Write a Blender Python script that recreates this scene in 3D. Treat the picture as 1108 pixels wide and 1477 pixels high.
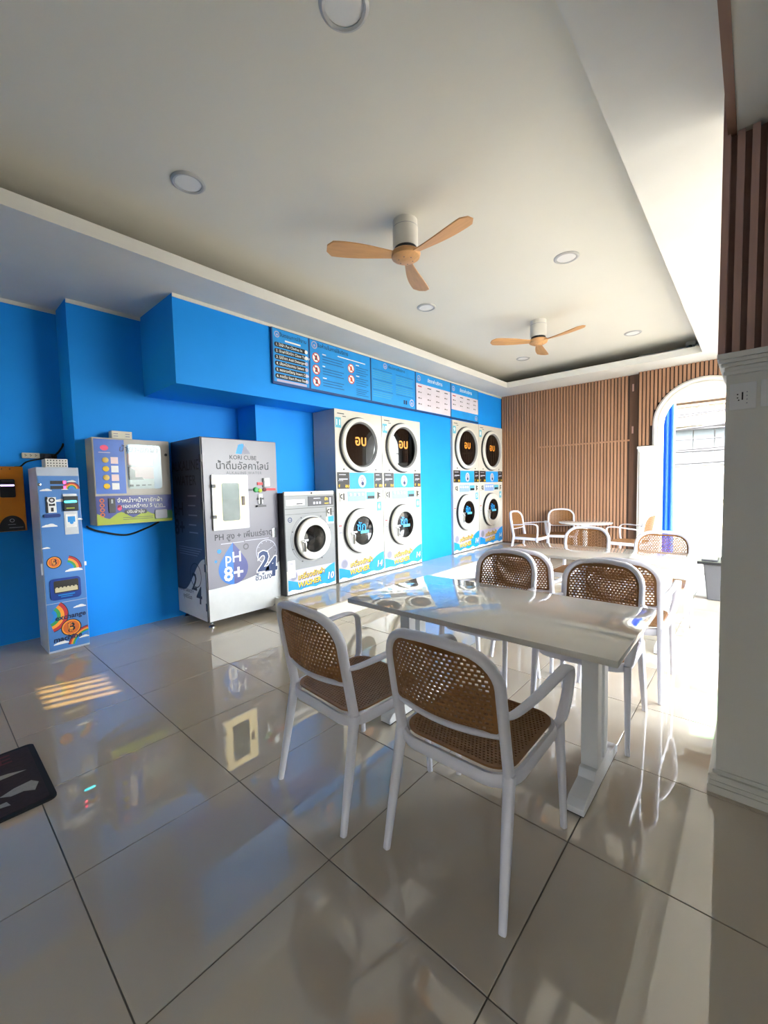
import bpy, bmesh, math, random
from mathutils import Vector, Matrix
random.seed(7)
R = math.radians
for o in list(bpy.data.objects): bpy.data.objects.remove(o)
scene = bpy.context.scene
COL = scene.collection

# ------------------------------------------------------------------ camera
CAMH = 1.4
def cam_axes(yaw, pitch, roll):
    cy, sy = math.cos(yaw), math.sin(yaw)
    f = Vector((-sy*math.cos(pitch), cy*math.cos(pitch), -math.sin(pitch)))
    r = Vector((cy, sy, 0)); d = f.cross(r)
    cr, sr = math.cos(roll), math.sin(roll)
    return cr*r + sr*d, -sr*r + cr*d, f
cr_, cd_, cf_ = cam_axes(R(41.63), R(3.51), R(1.27))
cam = bpy.data.cameras.new('camera'); camo = bpy.data.objects.new('camera', cam); COL.objects.link(camo)
cam.sensor_fit = 'HORIZONTAL'; cam.sensor_width = 36.0; cam.lens = 36.0*602.3/1108; cam.clip_start = .02; cam.clip_end = 300
M = Matrix.Identity(4)
for i in range(3):
    M[i][0] = cr_[i]; M[i][1] = -cd_[i]; M[i][2] = -cf_[i]
M[2][3] = CAMH
camo.matrix_world = M
scene.camera = camo

# ------------------------------------------------------------------ world, sun, exposure
SUN_DIR = Vector((.22, .74, -.60)).normalized()        # the way the light travels
w = bpy.data.worlds.new('world'); scene.world = w; w.use_nodes = True
wn = w.node_tree.nodes; bg = wn['Background']
sky = wn.new('ShaderNodeTexSky'); sky.sky_type = 'NISHITA'; sky.sun_disc = False
sky.sun_elevation = R(38); sky.sun_rotation = math.atan2(-SUN_DIR.x, -SUN_DIR.y); sky.air_density = 1.0; sky.dust_density = 2.5; sky.ozone_density = .6
hs = wn.new('ShaderNodeHueSaturation'); hs.inputs['Saturation'].default_value = .35
w.node_tree.links.new(sky.outputs[0], hs.inputs['Color']); w.node_tree.links.new(hs.outputs[0], bg.inputs[0]); bg.inputs[1].default_value = 1.3
sun = bpy.data.lights.new('sun', 'SUN'); suno = bpy.data.objects.new('sun', sun); COL.objects.link(suno)
sun.energy = 2.0; sun.angle = R(.6); sun.color = (1, .95, .87)
suno.rotation_euler = SUN_DIR.to_track_quat('-Z', 'Y').to_euler(); suno.location = (0, -20, 20)
scene.view_settings.view_transform = 'Standard'; scene.view_settings.look = 'None'
scene.view_settings.exposure = 2.85; scene.view_settings.gamma = 1.0; scene.view_settings.use_curve_mapping = False

scene.cycles.use_adaptive_sampling = False; scene.cycles.sample_clamp_indirect = 10.0; scene.cycles.denoising_prefilter = 'ACCURATE'; scene.cycles.caustics_reflective = False; scene.cycles.blur_glossy = .5

def portal(name, loc, sx, sy, aim):                    # guides sky sampling through an opening, gives no light
    l = bpy.data.lights.new(name, 'AREA'); l.shape = 'RECTANGLE'; l.size = sx; l.size_y = sy
    o = bpy.data.objects.new(name, l); COL.objects.link(o); o.location = loc
    o.rotation_euler = Vector(aim).to_track_quat('-Z', 'Z').to_euler(); l.cycles.is_portal = True
portal('sky_portal', (1.83, 4.8, 1.5), 3.9, 3.2, (-1, 0, 0))
portal('sky_portal', (1.75, -2.0, .55), .7, 1.1, (-1, 0, 0))
portal('sky_portal', (-.61, 8.5, 1.4), 1.2, 2.9, (0, -1, 0))

# ------------------------------------------------------------------ materials
MATS = {}
def srgb(c):
    if isinstance(c, str): c = tuple(int(c[i:i+2], 16)/255 for i in (0, 2, 4))
    return tuple(x/12.92 if x <= .04045 else ((x+.055)/1.055)**2.4 for x in c)
def mat(name, col, rough=.5, metal=0., noise=.06, scale=8., bump=0., coat=0., emit=0., trans=0., rnd=0., wood=False, ior=1.5, stretch=None, spec=.5):
    if name in MATS: return MATS[name]
    m = bpy.data.materials.new(name); m.use_nodes = True; MATS[name] = m
    n = m.node_tree.nodes; L = m.node_tree.links; b = n['Principled BSDF']
    c = srgb(col)
    tc = n.new('ShaderNodeTexCoord'); mp = n.new('ShaderNodeMapping'); L.new(tc.outputs['Object'], mp.inputs[0])
    if stretch: mp.inputs['Scale'].default_value = stretch
    nz = n.new('ShaderNodeTexNoise'); nz.inputs['Scale'].default_value = scale; nz.inputs['Detail'].default_value = 4
    L.new(mp.outputs[0], nz.inputs['Vector'])
    if rnd:
        oi = n.new('ShaderNodeObjectInfo'); va = n.new('ShaderNodeVectorMath'); va.operation = 'ADD'
        L.new(mp.outputs[0], va.inputs[0]); L.new(oi.outputs['Location'], va.inputs[1]); L.new(va.outputs[0], nz.inputs['Vector'])
    hsv = n.new('ShaderNodeHueSaturation'); hsv.inputs['Color'].default_value = (*c, 1)
    mr = n.new('ShaderNodeMapRange'); mr.inputs[1].default_value = .25; mr.inputs[2].default_value = .75
    mr.inputs[3].default_value = 1-noise; mr.inputs[4].default_value = 1+noise; L.new(nz.outputs[0], mr.inputs[0])
    val = mr.outputs[0]
    if rnd:
        m2 = n.new('ShaderNodeMapRange'); m2.inputs[3].default_value = 1-rnd; m2.inputs[4].default_value = 1+rnd
        L.new(oi.outputs['Random'], m2.inputs[0]); mu = n.new('ShaderNodeMath'); mu.operation = 'MULTIPLY'
        L.new(val, mu.inputs[0]); L.new(m2.outputs[0], mu.inputs[1]); val = mu.outputs[0]
    L.new(val, hsv.inputs['Value']); L.new(hsv.outputs[0], b.inputs['Base Color'])
    b.inputs['Roughness'].default_value = rough; b.inputs['Metallic'].default_value = metal; b.inputs['IOR'].default_value = ior
    b.inputs['Specular IOR Level'].default_value = spec
    if coat: b.inputs['Coat Weight'].default_value = coat; b.inputs['Coat Roughness'].default_value = .03
    if trans: b.inputs['Transmission Weight'].default_value = trans
    if emit: b.inputs['Emission Color'].default_value = (*c, 1); b.inputs['Emission Strength'].default_value = emit
    if bump:
        bp = n.new('ShaderNodeBump'); bp.inputs['Strength'].default_value = bump; bp.inputs['Distance'].default_value = .01
        L.new(nz.outputs[0], bp.inputs['Height']); L.new(bp.outputs[0], b.inputs['Normal'])
    return m
blue = mat('blue_paint', '1498FA', .6, spec=.25, noise=.03, scale=3)
white_paint = mat('white_paint', 'DEDCD5', .6, noise=.02, scale=2)
ceil_paint = mat('ceiling_paint', 'E2DFD3', .75, noise=.02, scale=1.5)
soffit_paint = mat('soffit_paint', 'DCDCD6', .7, noise=.05, scale=2.2)
tile_m = mat('polished_tile', 'C3B8A6', .008, noise=.05, scale=1.6, rnd=.02, ior=1.95)
grout_m = mat('grout', '6B655C', .8)
riser_m = mat('white_riser_tile', 'DEDBD4', .08, noise=.03)
wood_m = mat('walnut_slat', 'A27A5E', .5, noise=.16, scale=6, rnd=.10, stretch=(6, 6, .6), bump=.05)
wood_dark = mat('dark_walnut', '5E4230', .55, noise=.2, scale=5, rnd=.12, stretch=(6, 6, .5))
wood_col = mat('column_slat_wood', 'B89488', .55, noise=.14, scale=5, rnd=.10, stretch=(6, 6, .5))
trim_wood = mat('trim_wood', '8C6650', .55, noise=.12, scale=4, stretch=(5, .4, 5))
fan_wood = mat('fan_blade_wood', 'D2A06A', .45, noise=.12, scale=5, stretch=(1, 6, 6), rnd=.03)
chair_w = mat('chair_white_plastic', 'D6D6DF', .38, noise=.02)
cane = mat('brown_cane_plastic', '84592C', .5, noise=.12, scale=30)
table_w = mat('table_white_gloss', 'D2D0C8', .015, noise=.015, scale=2, coat=.6)
table_leg = mat('table_leg_paint', 'DFE1E2', .35, noise=.02)
black = mat('black_plastic', '17171A', .4)
rubber = mat('black_rubber', '101012', .8)
steel = mat('brushed_steel', 'B9BCBE', .32, metal=.9, noise=.08, scale=12, stretch=(1, 1, 30))
chrome = mat('chrome', 'DADDDF', .12, metal=1.)
cab_white = mat('cabinet_white_enamel', 'D3D0C6', .22, noise=.02)
cab_grey = mat('cabinet_grey_side', 'B4B4B2', .4, noise=.03)
ring_w = mat('door_ring_white', 'DAD8D0', .25, noise=.02)
ring_g = mat('door_ring_grey', '8F9092', .3, noise=.03)
drum = mat('dark_drum', '1B1B1E', .35, metal=.3)
drum_steel = mat('drum_steel', '6E7073', .3, metal=.8)
ink_white = mat('print_white', 'F4F4F2', .5); ink_black = mat('print_black', '191A22', .5); ink_navy = mat('print_navy', '14305F', .5)
ink_yellow = mat('print_yellow', 'F2C81E', .5); ink_orange = mat('print_orange', 'FFA335', .45); ink_sky = mat('print_sky_blue', '1799EA', .45)
ink_blue = mat('print_blue', '1F8FE6', .45); ink_teal = mat('print_teal', '58AFC8', .45); ink_lav = mat('print_lavender', 'BDB8D4', .45)
ink_red = mat('print_red', 'C8343C', .5); ink_pink = mat('print_pink', 'F2517E', .5); ink_green = mat('print_green', '3FA45C', .5)
ink_lime = mat('print_lime', 'A9B93A', .5); ink_brownorange = mat('print_burnt_orange', 'E0702A', .5); ink_grey = mat('print_grey', '8E8FA0', .5)
ink_darkgrey = mat('print_dark_grey', '4A4A4E', .5); ink_dimwhite = mat('print_dim_white', 'B9B9C6', .5)
def glass_mat(name, tint, ior):
    m = bpy.data.materials.new(name); m.use_nodes = True; n = m.node_tree.nodes; L = m.node_tree.links
    n.remove(n['Principled BSDF']); out = n['Material Output']
    g = n.new('ShaderNodeBsdfGlossy'); g.inputs['Roughness'].default_value = .02; g.inputs['Color'].default_value = (1, 1, 1, 1)
    t = n.new('ShaderNodeBsdfTransparent'); t.inputs['Color'].default_value = (*srgb(tint), 1)
    fr = n.new('ShaderNodeFresnel'); fr.inputs['IOR'].default_value = ior
    nz = n.new('ShaderNodeTexNoise'); nz.inputs['Scale'].default_value = 3
    mr = n.new('ShaderNodeMapRange'); mr.inputs[3].default_value = .9; mr.inputs[4].default_value = 1.1
    L.new(nz.outputs[0], mr.inputs[0]); mu = n.new('ShaderNodeMath'); mu.operation = 'MULTIPLY'
    L.new(fr.outputs[0], mu.inputs[0]); L.new(mr.outputs[0], mu.inputs[1])
    mx = n.new('ShaderNodeMixShader'); L.new(mu.outputs[0], mx.inputs[0]); L.new(t.outputs[0], mx.inputs[1]); L.new(g.outputs[0], mx.inputs[2])
    L.new(mx.outputs[0], out.inputs['Surface']); MATS[name] = m; return m
glass_dark = glass_mat('smoked_glass', '55555A', 1.5); glass_clear = glass_mat('clear_glass', 'E8EEEE', 1.28)

# ------------------------------------------------------------------ mesh helpers
def origin_of(p):
    v = Vector((0, 0, 0))
    while p is not None: v += p.location; p = p.parent
    return v
class MB:
    def __init__(s): s.v = []; s.f = []
    def add(s, vs, fs):
        k = len(s.v); s.v += [tuple(x) for x in vs]; s.f += [tuple(i+k for i in f) for f in fs]; return s
    def box(s, x0, x1, y0, y1, z0, z1):
        if x0 > x1: x0, x1 = x1, x0
        if y0 > y1: y0, y1 = y1, y0
        if z0 > z1: z0, z1 = z1, z0
        return s.add([(x0,y0,z0),(x1,y0,z0),(x1,y1,z0),(x0,y1,z0),(x0,y0,z1),(x1,y0,z1),(x1,y1,z1),(x0,y1,z1)],
                     [(0,3,2,1),(4,5,6,7),(0,1,5,4),(1,2,6,5),(2,3,7,6),(3,0,4,7)])
    def prism(s, pts, fn, d0, d1):                    # polygon (a,b) pushed along d; fn(a,b,d) -> point
        n = len(pts); vs = [fn(a, b, d0) for a, b in pts] + [fn(a, b, d1) for a, b in pts]
        return s.add(vs, [tuple(range(n-1, -1, -1)), tuple(range(n, 2*n))] + [(i, (i+1) % n, n+(i+1) % n, n+i) for i in range(n)])
    def lathe(s, prof, fn, n=40):                     # profile (r, d) turned about the d axis; fn(a,b,d)
        vs = []; fs = []
        for r, d in prof:
            for i in range(n): t = 2*math.pi*i/n; vs.append(fn(r*math.cos(t), r*math.sin(t), d))
        for j in range(len(prof)-1):
            for i in range(n): fs.append((j*n+i, j*n+(i+1) % n, (j+1)*n+(i+1) % n, (j+1)*n+i))
        if prof[0][0] > 1e-6: fs.append(tuple(range(n-1, -1, -1))) if False else None
        fs = [f for f in fs if f]
        return s.add(vs, fs)
    def tube(s, pts, rad, n=8, closed=False, flat=None, ref=(0, 0, 1), power=2.0):
        # sweep: rad = number, list, or flat = list of (width, depth) with ref giving the width direction's normal
        P = [Vector(p) for p in pts]; m = len(P); vs = []; fs = []
        refv = Vector(ref)
        for i in range(m):
            a = P[(i-1) % m] if (closed or i > 0) else P[i]; b = P[(i+1) % m] if (closed or i < m-1) else P[i]
            t = (b-a).normalized(); x = t.cross(refv)
            if x.length < 1e-4: x = t.cross(Vector((1, 0, 0)))
            x.normalize(); y = x.cross(t)
            if flat: wd, dp = flat[i] if isinstance(flat, list) else flat
            else: wd = dp = rad[i] if isinstance(rad, (list, tuple)) else rad
            for k in range(n):
                an = 2*math.pi*k/n; c_, s_ = math.cos(an), math.sin(an)
                if power != 2: c_ = math.copysign(abs(c_)**(2/power), c_); s_ = math.copysign(abs(s_)**(2/power), s_)
                vs.append(P[i] + x*wd*c_ + y*dp*s_)
        for i in range(m if closed else m-1):
            j = (i+1) % m
            for k in range(n): fs.append((i*n+k, i*n+(k+1) % n, j*n+(k+1) % n, j*n+k))
        if not closed: fs += [tuple(range(n-1, -1, -1)), tuple((m-1)*n+k for k in range(n))]
        return s.add(vs, fs)
    def mesh(s, name, m, org=(0, 0, 0), smooth=None, bevel=0, segs=2):
        me = bpy.data.meshes.new(name); o = Vector(org)
        me.from_pydata([Vector(v)-o for v in s.v], [], s.f); me.validate()
        bm = bmesh.new(); bm.from_mesh(me)
        if bevel:
            es = [e for e in bm.edges if len(e.link_faces) == 2 and e.calc_face_angle(0) > R(30)]
            bmesh.ops.bevel(bm, geom=es, offset=bevel, segments=segs, profile=.6, affect='EDGES')
        if len(bm.faces) < 60000: bmesh.ops.recalc_face_normals(bm, faces=bm.faces)
        bm.to_mesh(me); bm.free()
        if smooth:
            me.polygons.foreach_set('use_smooth', [True]*len(me.polygons)); me.set_sharp_from_angle(angle=R(smooth))
        me.materials.append(m); return me
    def build(s, name, m, parent=None, smooth=None, bevel=0, segs=2, org=None, kind=None):
        og = origin_of(parent) if org is None else Vector(org)
        me = s.mesh(name, m, og, smooth, bevel, segs)
        o = bpy.data.objects.new(name, me); COL.objects.link(o)
        if parent: o.parent = parent
        elif org is not None: o.location = org
        if kind: o['kind'] = kind
        return o
def tag(o, label=None, cat=None, group=None, kind=None):
    if label: o['label'] = label
    if cat: o['category'] = cat
    if group: o['group'] = group
    if kind: o['kind'] = kind
    return o
def empty(name, loc, label=None, cat=None, group=None, kind=None):
    o = bpy.data.objects.new(name, None); COL.objects.link(o); o.location = loc; o.empty_display_size = .1
    return tag(o, label, cat, group, kind)
def inst(name, me, parent, loc=(0, 0, 0), scale=None, rot=None):
    o = bpy.data.objects.new(name, me); COL.objects.link(o); o.parent = parent; o.location = loc
    if scale: o.scale = scale
    if rot: o.rotation_euler = rot
    return o
def copy_tree(o, parent=None):
    c = o.copy(); COL.objects.link(c); c.parent = parent
    for ch in list(o.children): copy_tree(ch, c)
    return c

# text -> flat mesh
TXT = {}
def text_geo(body, size=1., bold=0., shear=0., align='CENTER', space=1.):
    key = (body, bold, shear, align, space)
    if key not in TXT:
        c = bpy.data.curves.new('txt', 'FONT'); c.body = body; c.size = 1.; c.offset = bold; c.shear = shear; c.align_x = align; c.align_y = 'CENTER'
        c.resolution_u = 2; c.space_character = space; c.fill_mode = 'FRONT'
        o = bpy.data.objects.new('txt', c); COL.objects.link(o)
        dg = bpy.context.evaluated_depsgraph_get(); dg.update()
        me = bpy.data.meshes.new_from_object(o.evaluated_get(dg))
        TXT[key] = ([tuple(v.co) for v in me.vertices], [tuple(p.vertices) for p in me.polygons])
        bpy.data.meshes.remove(me); bpy.data.objects.remove(o); bpy.data.curves.remove(c)
    vs, fs = TXT[key]
    return [(x*size, y*size) for x, y, _ in vs], fs

class Face:                                             # a drawing plane on a thing: a = right, b = up, d = out
    def __init__(s, origin, right, up, normal): s.o = Vector(origin); s.r = Vector(right); s.u = Vector(up); s.n = Vector(normal)
    def pt(s, a, b, d): return s.o + s.r*a + s.u*b + s.n*d
    def box(s, m, a0, a1, b0, b1, d0, d1): return m.prism([(a0, b0), (a1, b0), (a1, b1), (a0, b1)], s.pt, d0, d1)
    def rbox(s, m, a0, a1, b0, b1, d0, d1, r=.01, n=4): return m.prism(rrect(a0, a1, b0, b1, r, n), s.pt, d0, d1)
    def flat(s, m, pts, d=.001): return m.add([s.pt(a, b, d) for a, b in pts], [tuple(range(len(pts)))])
    def rect(s, m, a0, a1, b0, b1, d=.001): return s.flat(m, [(a0, b0), (a1, b0), (a1, b1), (a0, b1)], d)
    def disc(s, m, a, b, r, d=.001, n=24, ry=None): return s.flat(m, [(a+r*math.cos(2*math.pi*i/n), b+(ry or r)*math.sin(2*math.pi*i/n)) for i in range(n)], d)
    def ring(s, m, a, b, r0, r1, d=.001, n=32, t0=0., t1=360.):
        full = abs(t1-t0) >= 359.9; k = n if full else n+1
        vs = []
        for i in range(k):
            t = R(t0+(t1-t0)*i/n)
            vs += [s.pt(a+r0*math.cos(t), b+r0*math.sin(t), d), s.pt(a+r1*math.cos(t), b+r1*math.sin(t), d)]
        return m.add(vs, [(2*i, 2*i+1, (2*i+3) % (2*k), (2*i+2) % (2*k)) for i in range(n)])
    def text(s, m, body, a, b, size, d=.0015, bold=0., shear=0., align='CENTER', slope=0., space=1.):
        vs, fs = text_geo(body, size, bold, shear, align, space)
        return m.add([s.pt(a+x, b+y+x*slope, d) for x, y in vs], fs)
    def lathe(s, m, a, b, prof, n=40): return m.lathe(prof, lambda x, y, d: s.pt(a+x, b+y, d), n)
def rrect(a0, a1, b0, b1, r, n=4):
    r = min(r, (a1-a0)/2-1e-5, (b1-b0)/2-1e-5); out = []
    for cx, cy, t in ((a1-r, b1-r, 0), (a0+r, b1-r, 90), (a0+r, b0+r, 180), (a1-r, b0+r, 270)):
        for i in range(n+1): an = R(t+90*i/n); out.append((cx+r*math.cos(an), cy+r*math.sin(an)))
    return out
def cloud_pts(a, b, sx, sy):
    pts = []
    for cx, cy, r in ((.7, .0, .3), (.25, .35, .42), (-.25, .15, .36), (-.7, -.02, .28)):
        for i in range(7): t = R(-10+180*i/6); pts.append((cx+r*math.cos(t), cy+r*math.sin(t)))
    # upper outline as a height field
    xs = [-1+2*i/24 for i in range(25)]; top = []
    for x in xs:
        y = -.1
        for cx, cy, r in ((.7, -.1, .3), (.2, .1, .5), (-.3, .0, .42), (-.72, -.1, .28)):
            if abs(x-cx) < r: y = max(y, cy+math.sqrt(r*r-(x-cx)**2))
        top.append((x, y))
    poly = [(-1, -.22), (1, -.22)] + list(reversed(top))
    return [(a+x*sx, b+y*sy) for x, y in poly]
X_FACE = dict(right=(0, 1, 0), up=(0, 0, 1), normal=(1, 0, 0))
Y_FACE = dict(right=(1, 0, 0), up=(0, 0, 1), normal=(0, -1, 0))

# ================================================================== THE SETTING
ZS, ZC, ZR = 3.195, 3.475, 2.80
Y0, YB, YA = -2.6, 8.25, 8.13            # wall behind the camera, slatted back wall, arch wall
XL, XP, XB = -5.2, -4.8, -4.0            # recessed wall, pier wall, overhead box front
PLAT = .17
# floor: bedding plus single tiles
T = .655; TX0, TY0 = -.513, .304
fl = MB(); fl.box(XL-.2, 1.7, Y0-.2, YB+.2, -.12, -.0035)
floor = tag(fl.build('floor', grout_m), 'glossy beige floor of large square tiles', 'floor', kind='structure')
tm = MB(); g = .0022
tm.box(g, T-g, g, T-g, -.02, 0); tile_mesh = tm.mesh('tile', tile_m, bevel=.0012, segs=1)
ix0 = math.floor((XL-TX0)/T); ix1 = math.ceil((.35-TX0)/T); iy0 = math.floor((Y0-TY0)/T); iy1 = math.ceil((YB-TY0)/T)
for i in range(ix0, ix1+2):
    for j in range(iy0, iy1):
        inst('tile', tile_mesh, floor, (TX0+i*T, TY0+j*T, 0))
# raised tiled step that the washers stand on
pm = MB(); pm.box(XB-.42, -3.315, 2.67, YB-.05, 0.001, PLAT-.006)
plat = tag(pm.build('plinth', riser_m), 'low white tiled step under the row of washing machines', 'step', kind='structure')
ptm = MB(); ptm.box(-3.99, -3.31, g, T-g, PLAT-.012, PLAT); pt_mesh = ptm.mesh('tile', tile_m, bevel=.0015, segs=1)
rtm = MB(); rtm.box(-3.3155, -3.308, g, T-g, .002, PLAT-.013); rt_mesh = rtm.mesh('riser_tile', riser_m)
k = 0
while 2.662+(k+1)*T < YB+.02:
    inst('tile', pt_mesh, plat, (0, 2.662+k*T, 0)); inst('riser_tile', rt_mesh, plat, (0, 2.662+k*T, 0)); k += 1
# ceiling tray
cm = MB(); cm.box(XL-.2, 1.8, Y0-.2, YB+.3, ZC, ZC+.15)
ceiling = tag(cm.build('ceiling', ceil_paint), 'white tray ceiling with dropped border', 'ceiling', kind='structure')
LIP = .10
for bx in ((XL-.2, -3.53, Y0, YB), (-3.53, -.6, 7.53, YB), (-.6, .05, Y0, 2.8), (-.6, 1.75, 2.8, YB), (-3.53, -.6, Y0, Y0+1.3)):
    m_ = MB(); m_.box(bx[0], bx[1], bx[2], bx[3], ZS, ZS+LIP); m_.build('soffit', soffit_paint, ceiling)
# upright closing the light trough
m_ = MB(); m_.box(XL-.2, -3.95, Y0, YB, ZS+LIP, ZC); m_.box(-.25, .3, Y0, YB, ZS+LIP, ZC); m_.build('trough_side', ceil_paint, ceiling)
# left wall: recess, pier, overhead box, inner pier, panel between the stacks
wl = MB()
wl.box(XL-.2, XL, Y0-.2, 1.04, 0, ZS)
wl.box(XL-.2, XP, 1.04, YB, 0, ZS)
wall_left = tag(wl.build('wall_left', blue), 'bright blue painted wall behind the machines', 'wall', kind='structure')
m_ = MB(); m_.box(XP, XB, 1.667, YB, 2.39, ZS); tag(m_.build('wall_overhead', blue), 'blue boxed-in beam over the washing machines', 'wall', kind='structure')
m_ = MB(); m_.box(XP, -4.40, 2.72, YB, 0, 2.39); tag(m_.build('wall_pier', blue), 'blue wall directly behind the washing machines', 'wall', kind='structure')
m_ = MB(); m_.box(-4.40, XB, 5.37, 6.285, 0, 2.39); tag(m_.build('wall_divider', blue), 'bare bright blue wall panel between the two pairs of stacked machines', 'wall', kind='structure')
# uneven white strip along the top of the blue walls
st = MB(); st.box(XB, XB+.012, 1.667, YB, 3.163, ZS); st.build('trim_1', white_paint, None)
tag(bpy.data.objects['trim_1'], 'thin white strip along the top of the blue overhead box', 'trim', kind='structure')
m_ = MB(); m_.box(XP, XP+.012, 1.04, 1.667, 3.16, ZS); m_.box(XL, XL+.012, Y0, 1.04, 3.16, ZS)
tag(m_.build('trim_2', white_paint), 'thin white strip along the top of the recessed blue wall', 'trim', kind='structure')
# back wall with wooden slats
bw = MB(); bw.box(XB-.4, -1.47, YB, YB+.2, 0, ZC)
gap_m = mat('slat_gap', '3A281B', .7, noise=.15)
wall_back = tag(bw.build('wall_back', gap_m), 'back wall clad in narrow vertical wooden slats', 'wall', kind='structure')
um = MB(); um.box(-.5, .5, -1, 0, 0, 1); slat_mesh = um.mesh('slat', wood_m)
S = .054
x = -3.955
while x < -1.66:
    if x < -3.22: inst('slat', slat_mesh, wall_back, (x, YB, .19), (.036, .022, ZS-.19))
    else:
        inst('slat', slat_mesh, wall_back, (x, YB, .19), (.036, .022, 2.085-.19)); inst('slat', slat_mesh, wall_back, (x, YB, 2.115), (.036, .022, ZS-2.115))
    x += S
m_ = MB(); m_.box(-3.22, -1.63, YB-.026, YB, 2.085, 2.112); m_.build('batten', wood_m, wall_back)
m_ = MB(); m_.box(-1.635, -1.475, YB-.012, YB, 0, ZS); pst = m_.build('door_post', wood_dark, wall_back)
for z in (2.98, 2.27):
    m_ = MB(); m_.box(-1.60, -1.575, YB-.022, YB-.012, z-.06, z+.06); m_.tube([(-1.588, YB-.026, z-.06), (-1.588, YB-.026, z+.06)], .008); m_.build('hinge', wood_col, pst)
m_ = MB(); m_.box(XB, -1.47, YB-.03, YB, .0, .19)
tag(m_.build('baseboard_back', wood_dark, bevel=.003), 'dark wooden baseboard under the slatted back wall', 'baseboard', kind='structure')
# arch wall
AX, AR, AZ, ARO = -.61, .556, 2.30, .665
def arch_wall():
    m = MB(); y0, y1 = YA, YA+.28
    m.box(-1.49, AX-AR, y0, y1, 0, ZC); m.box(AX+AR, 1.8, y0, y1, 0, ZC)
    n = 24
    for i in range(n):
        t0, t1 = math.pi*(1-i/n), math.pi*(1-(i+1)/n)
        xa, xb = AX+AR*math.cos(t0), AX+AR*math.cos(t1); za, zb = AZ+AR*math.sin(t0), AZ+AR*math.sin(t1)
        m.add([(xa,y0,za),(xb,y0,zb),(xb,y0,ZC),(xa,y0,ZC),(xa,y1,za),(xb,y1,zb),(xb,y1,ZC),(xa,y1,ZC)], [(0,1,2,3),(5,4,7,6),(0,4,5,1)])
    return m
aw = tag(arch_wall().build('wall_arch', white_paint), 'wall with the round-arched opening to the street', 'wall', kind='structure')
# archivolt with two steps
def arch_band(r0, r1, d0, d1):
    m = MB(); n = 32; prof = [(r0, 0), (r0, d0), ((r0+r1)/2, d1), (r1, d0), (r1, 0)]
    pts = [(AX-1, None)]
    path = [('l', z) for z in (1.975, 2.1, 2.2)] + [('a', math.pi*(1-i/n)) for i in range(n+1)] + [('r', z) for z in (2.2, 2.1, 1.975)]
    vs = []; fs = []; kk = len(prof)
    for kind, q in path:
        for r, d in prof:
            if kind == 'l': vs.append((AX-r, YA-d, q))
            elif kind == 'r': vs.append((AX+r, YA-d, q))
            else: vs.append((AX+r*math.cos(q), YA-d, AZ+r*math.sin(q)))
    for i in range(len(path)-1):
        for j in range(kk-1): fs.append((i*kk+j, i*kk+j+1, (i+1)*kk+j+1, (i+1)*kk+j))
    m.add(vs, fs); return m
arch_band(AR, AR+.05, .03, .045).build('arch_moulding', white_paint, aw, smooth=40)
arch_band(AR+.05, ARO, .05, .075).build('arch_moulding', white_paint, aw, smooth=40)
# slats above and beside the arch
x = -1.455
while x < 1.58:
    dx = abs(x-AX); zb = 1.985
    if dx < ARO+.02: zb = AZ+math.sqrt(max(0, (ARO+.012)**2-dx*dx)) if dx < ARO else 1.985
    if dx < ARO+.02 and zb < 2.0: zb = AZ
    inst('slat', slat_mesh, aw, (x, YA, zb), (.036, .026, ZS-zb)); x += S
m_ = MB(); m_.box(-1.49, -1.185, YA-.006, YA, 1.95, ZS); m_.build('slat_backing', gap_m, aw)
nb = 24; m_ = MB()
for i in range(nb):
    t0, t1 = math.pi*(1-i/nb), math.pi*(1-(i+1)/nb); rr = ARO-.01
    xa, xb = AX+rr*math.cos(t0), AX+rr*math.cos(t1); za, zb = AZ+rr*math.sin(t0), AZ+rr*math.sin(t1)
    m_.add([(xa,YA-.006,za),(xb,YA-.006,zb),(xb,YA-.006,ZS),(xa,YA-.006,ZS)], [(0,1,2,3)])
m_.build('slat_backing', gap_m, aw)
# white pilaster left of the arch
m_ = MB(); m_.box(-1.455, AX-AR-.04, YA-.03, YA, .0, 1.90); pil = tag(m_.build('trim_3', white_paint, bevel=.004), 'white pilaster at the left side of the arched doorway', 'pilaster', kind='structure')
m_ = MB()
for i, (o_, z0, z1) in enumerate(((.008, 1.86, 1.885), (.018, 1.885, 1.925), (.034, 1.925, 1.97))): m_.box(-1.455-o_, AX-AR-.04+o_, YA-.03-o_, YA, z0, z1)
m_.build('capital', white_paint, pil, bevel=.004)
m_ = MB(); m_.box(-1.465, AX-AR-.03, YA-.042, YA, 0, .12); m_.build('pilaster_base', white_paint, pil, bevel=.004)
# walls beside and behind the camera
wr = MB(); wr.box(1.6, 1.8, 6.7, YA+.28, 0, ZC); wr.box(1.6, 1.8, 2.8, 6.7, 3.05, ZC); wr.box(1.6, 1.8, 2.4, 2.85, 0, ZC)
wr.box(1.6, 1.8, Y0-.12, -2.35, 0, ZR+.2); wr.box(1.6, 1.8, -1.65, 2.4, 0, ZR+.2); wr.box(1.6, 1.8, -2.35, -1.65, 1.1, ZR+.2)  # low gap is an unseen opening added to brighten the near floor
wr.box(1.8, 4.6, 2.6, YA+.28, 3.2, 3.35)  # unseen porch roof, added to cut light near the wide opening
tag(wr.build('wall_right', white_paint), 'white street-side wall with wide openings, an added low opening and an added porch roof', 'wall', kind='structure')
wf = MB(); LX0, LX1, LZ0, LZ1 = -4.80, -4.30, 2.52, 2.92  # unseen vent, added so the sun throws a patch on the floor
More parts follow.
